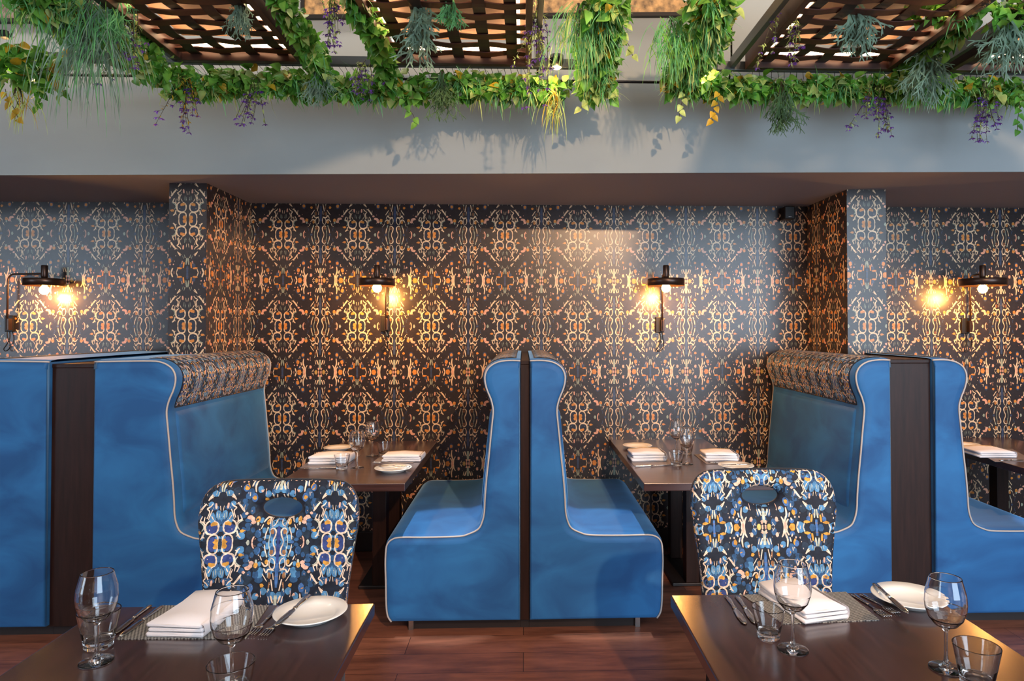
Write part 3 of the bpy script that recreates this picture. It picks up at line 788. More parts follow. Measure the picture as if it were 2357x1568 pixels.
def cutlery(kind, lab, a, b, z=ZTAB, z2=None, Lm=None):
    """a handle end pixel, b tip pixel"""
    z2 = z if z2 is None else z2
    A, B = atz(*a, z+.002), atz(*b, z2+.002); A.z = z+.003; B.z = z2+.003
    d = B-A; L = d.length
    if Lm: L = Lm
    t = thing(kind, lab, kind.replace('_', ' '), A, 0, 'steel '+('knives' if kind == 'table_knife' else 'forks'))
    t.rotation_euler = (0, -math.asin(max(-1, min(1, (B.z-A.z)/d.length))), atan2(d.y, d.x))
    hl = L*.48
    mb = MB()
    prof = [(0, .003, .0018), (.004, .0085, .0034), (hl*.4, .0075, .0036), (hl*.8, .0052, .0032), (hl*.86, .0068, .004), (hl*.92, .0062, .0036), (hl, .004, .0028)] if kind == 'table_knife' else \
           [(0, .003, .0014), (.005, .0095, .0016), (hl*.35, .0075, .0016), (hl*.9, .004, .0018), (hl, .0035, .0018)]
    def tub(pr, mbb):
        rows = []
        for x, wy, hz in pr: rows.append([(x, wy*cos(2*pi*j/10), max(-.0028, hz*sin(2*pi*j/10))) for j in range(10)])
        k = mbb.grid(rows, True, True); mbb.face(list(range(k, k+10))[::-1]); mbb.face(range(len(mbb.v)-10, len(mbb.v)))
    tub(prof, mb); mb.build('handle', 'silver', t)
    mb = MB()
    if kind == 'table_knife':
        tub([(hl, .004, .002), (hl+.008, .0085, .0012), (L*.75, .0105, .0009), (L*.93, .0085, .0007), (L, .001, .0004)], mb); mb.build('blade', 'silver', t)
    else:
        s0 = hl+(L-hl)*.35; s1 = s0+(L-hl)*.2
        tub([(hl, .0035, .0018), (s0, .004, .0014), (s0+.006, .011, .0012), (s1, .0125, .0012)], mb)
        for k in range(4):
            yy = -.0105+.007*k; mb.tube([(s1-.002, yy, .0), (s1+(L-s1)*.5, yy, -.0012), (L, yy, .0015)], [.0019, .0017, .0008], 6)
        mb.build('tines', 'silver', t)
    return t
K = 'table_knife'; FK = 'table_fork'
cutlery(K, 'outer knife left of the placemat on the lower left table', (345, 1394), (259, 1462))
cutlery(K, 'inner knife on the left edge of the placemat on the lower left table', (372, 1396), (275, 1467), ZTAB+.002)
cutlery(FK, 'fork beside the placemat on the lower left table', (645, 1396), (575, 1464))
cutlery(FK, 'fork half under the plate rim on the lower left table', (668, 1404), (604, 1466))
cutlery(K, 'knife resting across the plate on the lower left table', (712, 1370), (633, 1443), ZTAB+.026, ZTAB+.021)
cutlery(K, 'outer knife at the left on the lower right table', (1673, 1373), (1716, 1438))
cutlery(K, 'inner knife touching the placemat on the lower right table', (1696, 1372), (1740, 1437))
cutlery(FK, 'outer fork right of the placemat on the lower right table', (1982, 1368), (2064, 1413))
cutlery(FK, 'inner fork right of the placemat on the lower right table', (1962, 1368), (2044, 1421))
cutlery(K, 'knife resting across the plate on the lower right table', (2012, 1344), (2090, 1413), ZTAB+.024, ZTAB+.021)
cutlery(K, 'knife on the front edge of the left placemat, left booth table', (780, 1077), (688, 1079), ZTAB+.002)
cutlery(FK, 'fork behind the tumbler on the left booth table', (800, 1046), (740, 1046))
cutlery(K, 'knife across the front plate of the left booth table', (944, 1075), (862, 1071), ZTAB+.022)
cutlery(FK, 'fork on the right placemat of the left booth table', (960, 1058), (860, 1065), ZTAB+.002)
cutlery(K, 'knife across the back plate of the left booth table', (744, 1038), (810, 1040), ZTAB+.022)
cutlery(K, 'knife on the front edge of the left placemat, right booth table', (1461, 1074), (1545, 1070), ZTAB+.002)
cutlery(K, 'knife across the back plate of the right booth table', (1443, 1032), (1510, 1034), ZTAB+.022)
cutlery(FK, 'fork before the right napkin on the right booth table', (1706, 1070), (1630, 1064), ZTAB+.002)
cutlery(K, 'knife across the front plate of the right booth table', (1728, 1069), (1656, 1071), ZTAB+.022)
cutlery(K, 'knife on the far right table at the picture edge', (2300, 1060), (2357, 1059), ZTAB+.002)
cutlery(FK, 'fork on the far right table beside the napkin', (2272, 1028), (2240, 1034))

# ------------------------------------------------------------------ wall lamps
def sconce(lab, stem, bulb, disc, gl=1., yb=YW-.245):
    """stem/bulb pixel positions; swing arm lamp with a round flat shade"""
    s0 = atY(stem[0], stem[1], YW-.06); b0 = atY(bulb[0], bulb[1], yb)
    zt = atY(bulb[0], 630, yb).z
    t = thing('wall_lamp', lab, 'wall lamp', (s0.x, YW, s0.z), 0, 'swing-arm wall lamps')
    def R(x, y, z): return (x-s0.x, y-YW, z-s0.z)
    dx = s0.x
    mb = MB(); mb.box((-.028-.012, -.02, -.055), (.028-.012, 0, .055)); mb.build('wall_plate', 'black', t, .004)
    mb = MB(); mb.box((-.008, -.055, -.045), (.014, -.02, .035)); mb.build('bracket', 'bronze', t, .003)
    d = Vector((b0.x-s0.x, yb-(YW-.05), 0)); L = d.length; d.normalize()
    zz = zt-s0.z; pts = [(0, -.05, -.04), (0, -.05, zz-.05)]
    for k in range(1, 7):
        a = pi/2*k/6; pts.append((d.x*.05*(1-cos(a)), -.05+d.y*.05*(1-cos(a)), zz-.05+.05*sin(a)))
    pts.append((d.x*L, -.05+d.y*L, zz))
    mb = MB(); mb.tube(pts, .006, 10); mb.build('arm', 'bronze', t)
    cx_, cy_ = d.x*L, -.05+d.y*L; zs = zz
    zdisc = atY(bulb[0], 650, yb).z-s0.z
    mb = MB(); mb.lathe([(0, .074), (.017, .074), (.02, .070), (.02, 0), (.017, -.01)], 24, (cx_, cy_, zs-.018)); mb.build('socket', 'bronze', t)
    r = disc
    mb = MB(); mb.lathe([(0, .024), (r-.004, .024), (r, .020), (r, -.024), (r-.003, -.024), (r-.003, .018), (0, .018)], 48, (cx_, cy_, zdisc)); shd = mb.build('lamp_shade', 'bronze', t)
    zb = b0.z-s0.z
    mb = MB(); rr = .030
    mb.lathe([(.0, -rr)]+[(rr*sin(a), -rr*cos(a)) for a in [pi*k/10 for k in range(1, 8)]]+[(.013, rr*1.0), (.013, .05)], 24, (cx_, cy_, zb)); mb.build('bulb', 'bulb', shd)
    cord = catmull([(0, -.05, -.05), (.003, -.05, -.09), (.012, -.04, -.13), (.006, -.035, -.165), (-.022, -.03, -.185), (-.035, -.03, -.17), (-.02, -.028, -.145), (-.004, -.02, -.10), (-.01, -.012, -.055)], 5)
    mb = MB(); mb.tube(cord, .0032, 6); mb.build('cord', 'black', t)
    l = light('POINT', 'wall_lamp_light', (s0.x+cx_, YW+cy_, b0.z-.046), 26*gl, (1, .42, .10), .028)
    return t
sconce('lamp on the back wall at the far left, swung sideways', (14, 745), (102, 668), .118, .8, YW-.10)
sconce('lit wall lamp above the left booth table', (887, 745), (868, 663), .116)
sconce('lit wall lamp above the right booth table', (1525, 748), (1533, 663), .122)
sconce('lit wall lamp at the far right of the back wall', (2236, 750), (2262, 665), .142, 1.0, YW-.26)
# small black speaker in the corner
p = atY(1812, 492, YW-.05); t = thing('wall_speaker', 'small black box speaker high in the corner by the right fin', 'speaker', (p.x, YW, p.z))
mb = MB(); mb.box((-.036, -.10, -.045), (.036, -.02, .045)); mb.build('housing', 'black', t, .006)
mb = MB(); mb.box((-.012, -.02, -.012), (.012, 0, .012)); mb.build('bracket', 'black', t)
mb = MB(); mb.box((-.010, -.1012, -.030), (.010, -.1, -.027)); mb.build('badge', 'silver', t)

# ------------------------------------------------------------------ ceiling rack with woven panels
ZP = 2.85; YP1 = 3.385; YP0 = .55
def panel(lab, x0, x1, yf=YP1):
    t = thing('woven_panel', lab, 'ceiling panel', ((x0+x1)/2, yf, ZP), 0, 'woven wood ceiling panels')
    h = (x1-x0)/2; D = yf-YP0
    for a, b in (((-h, -.03, -.02), (h, 0, .07)), ((-h, -D, -.02), (h, -D+.03, .07))):
        mb = MB(); mb.box(a, b); mb.build('frame_rail', 'framewood', t, .002)
    for a, b in (((-h, -D+.03, -.02), (-h+.03, -.03, .07)), ((h-.03, -D+.03, -.02), (h, -.03, .07))):
        mb = MB(); mb.box(a, b); mb.build('frame_rail', 'framewood', t, .002)
    mb = MB(); mb.box((-h+.03, -D+.03, .10), (h-.03, -.03, .112)); mb.build('backing_board', 'backing', t)
    mb = MB()
    rx = int(round((x1-x0-.06)/.135)); pitx = (x1-x0-.06)/rx; ry = int(round((D-.06)/.098)); pity = (D-.06)/ry
    xsn = [-h+.03+pitx*(k+.5) for k in range(rx)]; ysn = [-.03-pity*(k+.5) for k in range(ry)]
    def strip(path, wv, th):
        rows = []
        for p in path: 
            p = Vector(p); rows.append([p-wv-Vector((0, 0, th)), p+wv-Vector((0, 0, th)), p+wv+Vector((0, 0, th)), p-wv+Vector((0, 0, th))])
        mb.grid(rows, True, False)
    for j, y in enumerate(ysn):
        mb.mi = 0; n = rx*6; path = []
        for k in range(n+1):
            x = -h+.03+(x1-x0-.06)*k/n; path.append((x, y+.003*sin(k*.9+j*2.1), .012+.0045*cos(pi*(x+h-.03)/pitx-pi/2+pi*j)))
        strip(path, Vector((0, .0245, 0)), .0022)
    for i, x in enumerate(xsn):
        mb.mi = 1; n = ry*4; path = []
        for k in range(n+1):
            y = -.03-(D-.06)*k/n; path.append((x, y, .012-.0045*cos(pi*(-y-.03)/pity-pi/2+pi*i)))
        strip(path, Vector((.026, 0, 0)), .0022)
    mb.build('lattice', ['slat', 'slatdark'], t)
    mb = MB(); e = .088; zz = .028
    mb.box((-h+.07, -e-.017, zz), (h-.07, -e+.017, zz+.008)); mb.box((-h+.055, -D+.1, zz), (-h+.085, -e-.03, zz+.008)); mb.box((h-.085, -D+.1, zz), (h-.055, -e-.03, zz+.008))
    mb.build('led_strip', 'led', t)
    return t
def PX(px, y=140): return atY(px, y, YP1).x
panel('woven wood panel at upper left, left of two central vines', PX(412), PX(703))
panel('woven wood panel at top centre, above the left booth', PX(893), PX(1223))
panel('woven wood panel at upper right, left of the grey duct', PX(1715), PX(2048))
panel('woven wood panel at the top right corner, cut by the frame', PX(2178), PX(2178)+.7)
rk = thing('ceiling_rack', 'dark steel ceiling rack holding woven panels and plants', 'rack', (0, YP1+.03, ZP))
def rail(a, b, name='rail', m='steel'):
    mb = MB(); mb.box(a, b); mb.build(name, m, rk, .002)
xa, xz = PX(-60), PX(2420)
rail((xa, .0, -.01), (PX(1395), .03, .035)); rail((PX(1655), .0, -.01), (xz, .03, .035))
for px in (395, 720, 876, 1238, 1690, 2064, 2160):
    x = PX(px); rail((x-.012, -1.9, .0), (x+.012, 0, .05))
mb = MB(); mb.tube([(xa, .09, -.045), (xz, .09, -.045)], .008, 8); mb.build('rod', 'black', rk)
for px in (395, 876, 1238, 1690, 2160):
    x = PX(px); mb = MB(); mb.tube([(x, .06, -.045), (x, .015, .01)], .005, 6); mb.tube([(x, .09, -.045), (x, .06, -.045)], .005, 6); mb.build('hook', 'black', rk)
for px in (395, 876, 1238, 1690, 2160):
    x = PX(px); mb = MB(); mb.tube([(x, .015, .03), (x, .015, ZT-ZP)], .005, 6); mb.build('hanger_rod', 'black', rk)
# wire mesh under the panels
mb = MB(); rnd = random.Random(5)
for x0, x1 in ((PX(430), PX(850)), (PX(900), PX(1220)), (PX(1740), PX(2350))):
    n = int((x1-x0)/.032)
    for k in range(n):
        x = x0+(x1-x0)*k/n
        mb.tube([(x, .02, -.01), (x+.012*rnd.uniform(.5, 1.5), .05, -.03), (x+.02, .09, -.06)], .0014, 4, False)
mb.build('wire_mesh', 'black', rk)
# pale duct above the rack, at the right
d0, d1 = PX(2085, 130)+.02, PX(2150, 130)
t = thing('ventilation_duct', 'pale grey duct running overhead between the two right panels', 'duct', ((d0+d1)/2, 2.4, 3.0))
mb = MB(); hh = (d1-d0)/2; mb.box((-hh, -1.2, 0), (hh, 1.0, .22)); mb.build('duct_body', 'duct', t, .004)
mb = MB(); mb.box((-hh-.008, -.02, -.006), (hh+.008, .02, .226)); mb.build('joint_flange', 'steel', t)
# golden relief panel behind the rack, above the fascia's bare part
g0, g1 = atY(700, 42, fy(-1)-.02), atY(1660, 42, fy(1)-.02)
xm0, xm1 = g0.x, g1.x; zm = g0.z
M['gold'] = mat('golden_straw_mural', (.30, .18, .07), .6, noise=((26, 26, 26), .25, 1.7), bump=(60, .8))
t = thing('straw_mural', 'golden straw-textured wall panel at the top edge, dark framed', 'wall panel', ((xm0+xm1)/2, (fy(xm0)+fy(xm1))/2-.004, zm), atan2(fy(xm1)-fy(xm0), xm1-xm0))
hh = (xm1-xm0)/2; mb = MB(); mb.box((-hh, -.02, .02), (hh, -.0005, .55)); mb.build('textured_face', 'gold', t)
mb = MB(); mb.box((-hh-.02, -.03, -.0), (hh+.02, -.0005, .02)); mb.box((-hh-.02, -.03, .55), (hh+.02, -.0005, .57)); mb.box((-hh-.02, -.03, .02), (-hh, -.0005, .55)); mb.box((hh, -.03, .02), (hh+.02, -.0005, .55)); mb.build('frame', 'black', t)
# lower dark panel at the far left
q0, q1 = atY(-80, 52, fy(-3)-.02), atY(330, 52, fy(-3)-.02)
M['darkmural'] = mat('dark_straw_mural', (.09, .07, .06), .6, noise=((26, 26, 26), .3, 2.2), bump=(60, .8))
t = thing('straw_mural', 'dark straw-textured wall panel at the top left corner', 'wall panel', ((q0.x+q1.x)/2, fy((q0.x+q1.x)/2)-.004, q0.z), atan2(fy(xm1)-fy(xm0), xm1-xm0))
hh = (q1.x-q0.x)/2; mb = MB(); mb.box((-hh, -.02, .02), (hh, -.001, .55)); mb.build('textured_face', 'darkmural', t)
mb = MB(); mb.box((-hh-.02, -.03, 0), (hh+.02, -.001, .02)); mb.box((-hh-.02, -.03, .02), (-hh, -.001, .57)); mb.box((hh, -.03, .02), (hh+.02, -.001, .57)); mb.build('frame', 'black', t)
# halogen spotlights among the plants
for lab, px, py, wide in (('lit warm spotlight in the vines above the left booth', 1281, 157, 1), ('lit warm spotlight in the vines at centre right', 1618, 158, 1), ('lit warm spotlight in the leaves at the left edge', 22, 137, 1)):
    p = atY(px, py, 3.30); t = thing('spotlight', lab, 'spotlight', p, 0, 'warm spotlights among the plants')
    mb = MB(); mb.lathe([(0, .0), (.026, .0), (.034, .02), (.034, .055), (0, .055)][::1], 20, (0, 0, .006)); lb = mb.build('lamp_body', 'black', t)
    mb = MB(); mb.lathe([(0, -.004), (.018, -.002), (.024, .004), (0, .005)], 20); mb.build('lens', 'spotlamp', lb)
    mb = MB(); mb.tube([(0, .0, .06), (0, .05, ZP-.01-p.z if ZP-.01 > p.z+.07 else .075)], .005, 6); mb.build('mount', 'black', t)
    light('POINT', 'spotlight_light', (p.x, p.y-.02, p.z-.03), 2.2, (1, .60, .26), .02)
# white plug and cable at top left
p = atY(24, 78, 3.2); t = thing('cable_plug', 'white cable loop and black plug at the top left', 'cable', p)
mb = MB(); mb.box((-.045, -.02, -.02), (-.005, .02, .012)); mb.build('plug', 'black', t, .004)
mb = MB(); mb.tube(catmull([(-.01, 0, 0), (.01, 0, .02), (.02, 0, .03), (.025, 0, .005), (.015, 0, -.015), (.0, 0, -.02)], 4), .003, 6); mb.build('cord', 'porcelain', t)

# ------------------------------------------------------------------ hanging greenery
def leaf_poly(mb, p, d, n, L, Wd, kind='heart'):
    """a bent leaf: p base, d direction, n upper side"""
    d = d.normalized(); s = d.cross(n)
    if s.length < 1e-3: s = d.cross(Vector((1, .3, .2)))
    s.normalize(); n = s.cross(d).normalized()
    if kind == 'heart': prof = ((0, .1), (.12, .85), (.32, 1), (.6, .72), (.84, .3), (1, 0))
    elif kind == 'blade': prof = ((0, .5), (.3, 1), (.65, .8), (1, 0))
    else: prof = ((0, .1), (.3, .9), (.65, .8), (1, 0))
    bend = .18 if kind != 'blade' else .45
    k = len(mb.v); rows = []
    for t, w_ in prof:
        c = p+d*(L*t)-n*(bend*L*t*t)
        fold = n*(Wd*w_*.22)
        mb.v += [tuple(c-s*Wd*w_*.5+fold), tuple(c), tuple(c+s*Wd*w_*.5+fold)]
    for i in range(len(prof)-1):
        a = k+3*i
        if prof[i+1][1] == 0: mb.face((a, a+1, a+4), True); mb.face((a+1, a+2, a+4), True)
        else: mb.face((a, a+1, a+4, a+3), True); mb.face((a+1, a+2, a+5, a+4), True)
def rv(r, s=1): return Vector((r.uniform(-1, 1), r.uniform(-1, 1), r.uniform(-1, 1)))*s
def leafy(mb, r, c, n, spread, size=(.04, .06), drop=.5, mix=(.35, .4, .2, .05)):
    for _ in range(n):
        p = c+Vector((r.uniform(-1, 1)*spread[0], r.uniform(-1, 1)*spread[1], r.uniform(-1, 1)*spread[2]))
        d = rv(r)+Vector((0, -.35, -drop)); L = r.uniform(*size)
        q = r.random(); mb.mi = 0 if q < mix[0] else 1 if q < mix[0]+mix[1] else 2 if q < sum(mix[:3]) else 3
        leaf_poly(mb, p, d, Vector((r.uniform(-.6, .6), -.8, r.uniform(.0, .9))), L, L*.78)
def grassy(mb, r, c, n, L=(.08, .15), out=1., drop=.3, mi=4, wd=.0062):
    for _ in range(n):
        d = rv(r)*out+Vector((0, -.3, -drop)); mb.mi = mi if r.random() < .7 else 2
        leaf_poly(mb, c+rv(r, .03), d, Vector((0, -.5, 1)), r.uniform(*L), wd, 'blade')
GM = ['leaf', 'leaf2', 'leaf3', 'yellow', 'grass', 'fern', 'fernolive']
def along(path, k):
    n = len(path)-1; f = k*n; i = min(int(f), n-1); f -= i
    return path[i]*(1-f)+path[i+1]*f
def garland(lab, path, dens=1., fat=(.05, .05, .055), drop=.5, grass=.5, mix=(.35, .4, .2, .05), grp='leafy garlands along the rack', seed=0, size=(.04, .062)):
    r = random.Random(seed); L = sum((b-a).length for a, b in zip(path, path[1:]))
    t = thing('leaf_garland', lab, 'garland', path[0], 0, grp); o0 = path[0]
    mb = MB(); n = int(L*560*dens)
    for k in range(n): leafy(mb, r, along(path, r.random())-o0, 1, fat, size, drop, mix)
    mb.build('leaves', GM, t)
    mb = MB()
    for k in range(int(L*16*grass*dens)): grassy(mb, r, along(path, r.random())-o0+rv(r, fat[2]*.5), 16, (.07, .13), 1, .25)
    if mb.v: mb.build('grass_blades', GM, t)
    mb = MB()
    for s in range(2):
        mb.tube([along(path, k/14)-o0+rv(r, .02) for k in range(15)], .003, 5)
    mb.build('stems', 'stem', t)
    return t
def V(px, py, Y): return atY(px, py, Y)
Yg = 3.41
garland('long leafy garland along the rack above the left booth', [V(400, 195, Yg), V(620, 190, Yg), V(850, 205, Yg), V(1080, 198, Yg), V(1290, 205, Yg)], 1.15, grass=1.5, seed=1)
garland('long leafy garland along the rack at upper right', [V(1540, 195, Yg), V(1760, 205, Yg), V(2000, 205, Yg), V(2200, 205, Yg), V(2400, 215, Yg)], 1.2, grass=1.5, seed=2)
garland('leafy garland hanging at the left edge with yellow leaves', [V(-40, 150, 3.2), V(60, 150, 3.2), V(140, 175, 3.25)], 1.5, (.07, .05, .09), mix=(.5, .35, .08, .07), seed=3)
garland('thick green garland running from the top left corner to the left panel', [V(40, -40, 2.7), V(150, 30, 2.85), V(280, 100, 3.1), V(400, 185, 3.38)], 1.5, (.08, .07, .07), grass=1.6, seed=4)
garland('ivy garland right of the upper left panel', [V(630, -30, 2.75), V(690, 60, 3.0), V(730, 140, 3.3), V(740, 190, 3.4)], 1.1, (.035, .04, .05), grass=.15, mix=(.45, .4, .15, 0), seed=5)
garland('ivy garland left of the top centre panel', [V(800, -30, 2.75), V(850, 50, 2.95), V(885, 130, 3.25), V(895, 190, 3.38)], 1.2, (.035, .04, .05), grass=.3, mix=(.45, .4, .15, 0), seed=6)
garland('bushy garland of grass and leaves right of the top centre panel', [V(1400, -30, 2.75), V(1385, 60, 3.0), V(1375, 130, 3.2), V(1370, 200, 3.35)], 2.2, (.09, .07, .07), grass=3.2, mix=(.3, .4, .25, .05), seed=7)
garland('bushy garland of grass and leaves left of the upper right panel', [V(1640, -30, 2.75), V(1630, 60, 3.0), V(1590, 140, 3.25), V(1580, 190, 3.38)], 2.2, (.10, .07, .07), grass=3.2, mix=(.3, .35, .25, .1), seed=8)
garland('light ivy garland between the two right panels', [V(2250, -20, 2.8), V(2200, 60, 3.0), V(2140, 120, 3.2), V(2070, 180, 3.38)], .8, (.04, .04, .05), grass=.2, mix=(.4, .4, .2, 0), seed=9)
garland('leafy garland across the top right corner', [V(2100, 10, 2.9), V(2200, 20, 2.85), V(2380, 30, 2.8)], .8, (.05, .05, .05), grass=.3, mix=(.5, .4, .1, 0), seed=10)

def fern(lab, px, py, Y, length, n=16, spread=.06, m='fern', seed=0, wid=.010):
    """staghorn-like fronds that fork on the way down"""
    r = random.Random(seed); p = V(px, py, Y)
    t = thing('hanging_fern', lab, 'fern', p, 0, 'hanging ferns'); mb = MB(); mb.mi = 0
    def frond(a, d, L, w_, lev):
        pts = [a]; dd = d.copy(); k = 4
        for i in range(k):
            dd = (dd+rv(r, .22)+Vector((0, 0, -.10))).normalized(); pts.append(pts[-1]+dd*(L/k))
        s = dd.cross(Vector((0, 1, .2))).normalized()
        rows = [[q-s*w_*.5*(1-.35*i/k), q+Vector((0, -.0015, 0)), q+s*w_*.5*(1-.35*i/k)] for i, q in enumerate(pts)]
        mb.grid(rows, False, True)
        if lev < 3:
            for sg in (-1, 1):
                frond(pts[-1], (dd+s*sg*r.uniform(.35, .7)+Vector((0, r.uniform(-.2, .2), 0))).normalized(), L*r.uniform(.5, .75), w_*.78, lev+1)
            if r.random() < .6: frond(pts[2], (dd+s*r.choice((-1, 1))*.9).normalized(), L*.5, w_*.6, lev+1)
        elif True:
            tip = pts[-1]+dd*L*.25; kk = len(mb.v); mb.v += [tuple(pts[-1]-s*w_*.33), tuple(pts[-1]+s*w_*.33), tuple(tip)]; mb.face((kk, kk+1, kk+2))
    for _ in range(n):
        a = Vector((r.uniform(-1, 1)*spread*.4, r.uniform(-.02, .02), r.uniform(-.0, -.3)*length))
        frond(a, Vector((r.uniform(-.45, .45), r.uniform(-.3, .3), -1)).normalized(), length*r.uniform(.26, .38), wid, 0)
    mb.build('fronds', m, t)
    mb = MB()
    for _ in range(5): mb.tube([rv(r, .006), Vector((r.uniform(-.02, .02), 0, -length*.3)), Vector((r.uniform(-.03, .03), 0, -length*.55))], [.003, .002, .001], 5)
    mb.build('stems', 'stem', t); return t
def weeping(lab, px, py, Y, length, n, spread, m, seed=0, wd=.004, cat='grass', col=None):
    r = random.Random(seed); p = V(px, py, Y)
    t = thing('weeping_grass', lab, cat, p, 0, 'weeping grass clumps'); t['kind'] = 'thing'; mb = MB()
    for _ in range(n):
        a = Vector((r.gauss(0, spread*.5), r.uniform(-.04, .04), r.uniform(-.45, .0)*length)); d = Vector((r.gauss(0, .35), r.gauss(0, .25), -.2)).normalized()
        L = length*r.uniform(.35, .7); k = 5; pts = [a]
        for i in range(k): d = (d+Vector((0, 0, -.55))).normalized(); pts.append(pts[-1]+d*L/k)
        s = Vector((1, r.uniform(-.5, .5), r.uniform(-.4, .4))).normalized()
        mb.mi = 0 if r.random() < .75 else 1
        mb.grid([[q-s*wd*.5*(1-.9*(i/k)**2), q+s*wd*.5*(1-.9*(i/k)**2)] for i, q in enumerate(pts)], False, True)
    mb.build('blades', m, t)
    mb = MB()
    for _ in range(4): mb.tube([rv(r, .01), Vector((r.uniform(-.03, .03), 0, -length*.25)), Vector((r.uniform(-.04, .04), 0, -length*.5))], [.003, .002, .001], 5)
    mb.build('stems', 'stem', t); return t
def spray(lab, px, py, Y, length, n=7, spread=.05, leafm=2, seed=0, flowers=5, ldens=12, wide=1.):
    """thin trailing stems with tiny leaves and violet flowers"""
    r = random.Random(seed); p = V(px, py, Y)
    t = thing('flower_spray', lab, 'flowers', p, 0, 'trailing violet flower sprays')
    ms, ml, mf = MB(), MB(), MB(); ml.mi = leafm
    def flower(c):
        for k in range(5):
            a = 2*pi*k/5+r.random(); d = Vector((cos(a), sin(a)*.6, -.5+.3*r.random()))
            leaf_poly(mf, c, d, Vector((0, 0, 1)), r.uniform(.012, .019), .009, 'oval')
    for _ in range(n):
        L = length*r.uniform(.5, 1.0); d = Vector((r.gauss(0, .28)*wide, r.gauss(0, .15), -1)).normalized(); q = Vector((r.gauss(0, spread*.3), r.uniform(-.02, .02), 0)); pts = [q]
        for i in range(8): d = (d+rv(r, .16)+Vector((0, 0, -.15))).normalized(); pts.append(pts[-1]+d*L/8)
        ms.tube(pts, [.0016]*6+[.0011]*3, 4)
        for k in range(ldens):
            f = r.random(); c = along(pts, f); leaf_poly(ml, c, rv(r)+Vector((0, -.2, -.5)), Vector((0, -.5, 1)), r.uniform(.014, .028), .008, 'oval')
        flower(pts[-1])
        for k in range(flowers-1):
            c = along(pts, r.uniform(.25, 1)); e = c+Vector((r.uniform(-.025, .025), r.uniform(-.02, .01), -r.uniform(0, .015)))
            ms.tube([c, e], .0009, 3, False); flower(e)
    ms.build('stems', 'stem', t); ml.build('leaves', GM, t); mf.build('blossoms', 'purple', t); return t
weeping('large clump of weeping grey-green grass at upper left', 200, -10, 2.85, .56, 210, .12, ['fern', 'grass'], 21, .005)
weeping('yellow-green drooping strands at the left edge below the leaves', 45, 190, 3.2, .24, 34, .07, ['leaf3', 'yellow'], 22, .005)
weeping('yellow-green drooping strands below the garland at centre', 1275, 205, 3.35, .27, 46, .04, ['leaf3', 'yellow'], 23, .005)
weeping('bright green grass clump hanging right of the centre panel', 1330, 10, 2.95, .36, 150, .10, ['grass', 'leaf3'], 24, .004)
weeping('bright green grass clump hanging left of the upper right panel', 1545, 40, 3.0, .33, 150, .09, ['grass', 'leaf2'], 25, .004)
weeping('grass tuft hanging below the garland at upper right', 2100, 190, 3.38, .16, 80, .12, ['grass', 'leaf2'], 26, .004)
weeping('grass tuft at the top left corner above the garland', 110, -30, 2.8, .28, 160, .22, ['grass', 'leaf2'], 27, .004)
fern('small green fern before the upper left panel', 555, -8, 2.85, .17, 14, .05, 'fern', 31)
fern('narrow grey-green fern below the left ivy garland', 733, 130, 3.33, .25, 16, .05, 'fern', 32, .007)
fern('pale forked fern before the top centre panel', 965, -10, 2.85, .28, 14, .08, 'fern', 33, .014)
fern('bright forked fern at the top before the centre panel', 1030, -15, 2.8, .15, 12, .06, 'grass', 34, .009)
fern('dark forked fern below the garland near the middle', 1018, 165, 3.33, .23, 14, .05, 'fernolive', 35, .008)
fern('dark spreading fern below the upper right garland', 1800, 190, 3.33, .24, 18, .09, 'fernolive', 36, .009)
fern('pale forked fern before the upper right panel', 1962, -8, 2.85, .25, 16, .06, 'fern', 37, .014)
fern('silver-green fern hanging below the grey duct', 2140, 80, 3.2, .36, 20, .06, 'fern', 38, .013)
fern('silver-green fern at the top right edge', 2320, -10, 2.85, .38, 22, .08, 'fern', 39, .014)
fern('small green fern at the top left above the weeping grass', 260, -15, 2.85, .22, 14, .08, 'grass', 40, .009)
spray('violet flower spray trailing before the left garland', 305, -8, 2.95, .42, 9, .06, 2, 51, 3, 22)
spray('violet flower spray below the left garland, leftmost of the hanging pair', 425, 175, 3.35, .28, 8, .04, 3, 52, 5)
spray('violet flower spray below the left garland, second from left', 585, 180, 3.35, .27, 8, .05, 2, 53, 4)
spray('violet flower spray between the two left panels at the top', 765, -10, 2.85, .24, 8, .06, 2, 54, 4, 16)
spray('violet and lime trailing spray at the right edge of the centre panel', 1238, -8, 3.0, .50, 12, .05, 2, 55, 4, 26, .6)
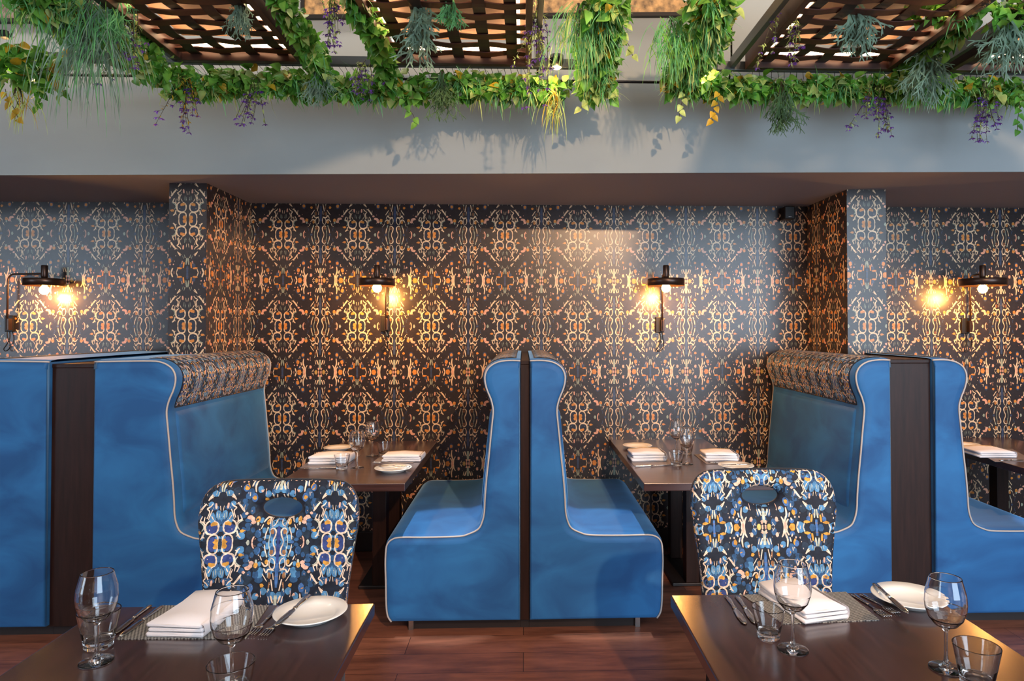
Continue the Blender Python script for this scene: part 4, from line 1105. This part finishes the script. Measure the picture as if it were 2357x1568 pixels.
spray('violet flower spray before the upper right panel', 1815, -10, 2.9, .34, 10, .07, 2, 56, 3, 24)
spray('violet flower spray below the right garland, nearer the middle', 2022, 195, 3.35, .29, 10, .06, 2, 57, 6)
spray('violet flower spray below the right garland at the right end', 2268, 190, 3.35, .31, 10, .06, 2, 58, 6)
spray('violet flower spray mixed in the garland above the left booth', 830, 140, 3.3, .20, 8, .10, 2, 59, 4)
spray('lone violet flower stem before the upper left panel', 462, -25, 2.85, .06, 1, .01, 2, 60, 2, 2)
def sprig(lab, px, py, Y, n, length, mi, seed):
    r = random.Random(seed); p = V(px, py, Y); t = thing('leaf_sprig', lab, 'leaf sprig', p, 0, 'leaf sprigs below the garlands')
    a = Vector((r.uniform(-.1, .1), 0, 0)); pts = [Vector((0, 0, 0)), Vector((a.x*.3, -.01, -length*.35)), Vector((a.x*.8, 0, -length*.7)), Vector((a.x, 0, -length))]
    mb = MB(); mb.tube(pts, .0016, 5); mb.build('stem', 'stem', t)
    mb = MB(); mb.mi = mi
    for k in range(n):
        c = along(pts, (k+.8)/n); sg = 1 if k % 2 else -1
        leaf_poly(mb, c, Vector((sg*r.uniform(.3, 1), -.2, -.8)), Vector((0, -1, .3)), r.uniform(.035, .045), .032)
    mb.build('leaves', GM, t); return t
sprig('yellow leaf sprig hanging at centre right', 1655, 205, 3.33, 7, .16, 3, 71)
sprig('green leaf sprig hanging under the centre right garland', 1375, 205, 3.33, 5, .10, 2, 72)
sprig('green leaf sprig hanging below the right edge of the left garland', 110, 200, 3.25, 5, .10, 0, 73)
sprig('small leaf sprig below the garland before the left fern', 925, 220, 3.35, 5, .14, 1, 74)
sprig('green leaf sprig at the far right edge under the garland', 2345, 215, 3.33, 7, .19, 0, 75)
sprig('lime leaf sprig at the right below the spotlight', 1575, 205, 3.33, 5, .14, 2, 76)
sprig('yellow blossom-like sprig at the left edge', 12, 205, 3.2, 6, .14, 3, 77)
sprig('lime leaf sprig beside the grass right of the centre panel', 1425, 60, 3.1, 6, .14, 2, 78)
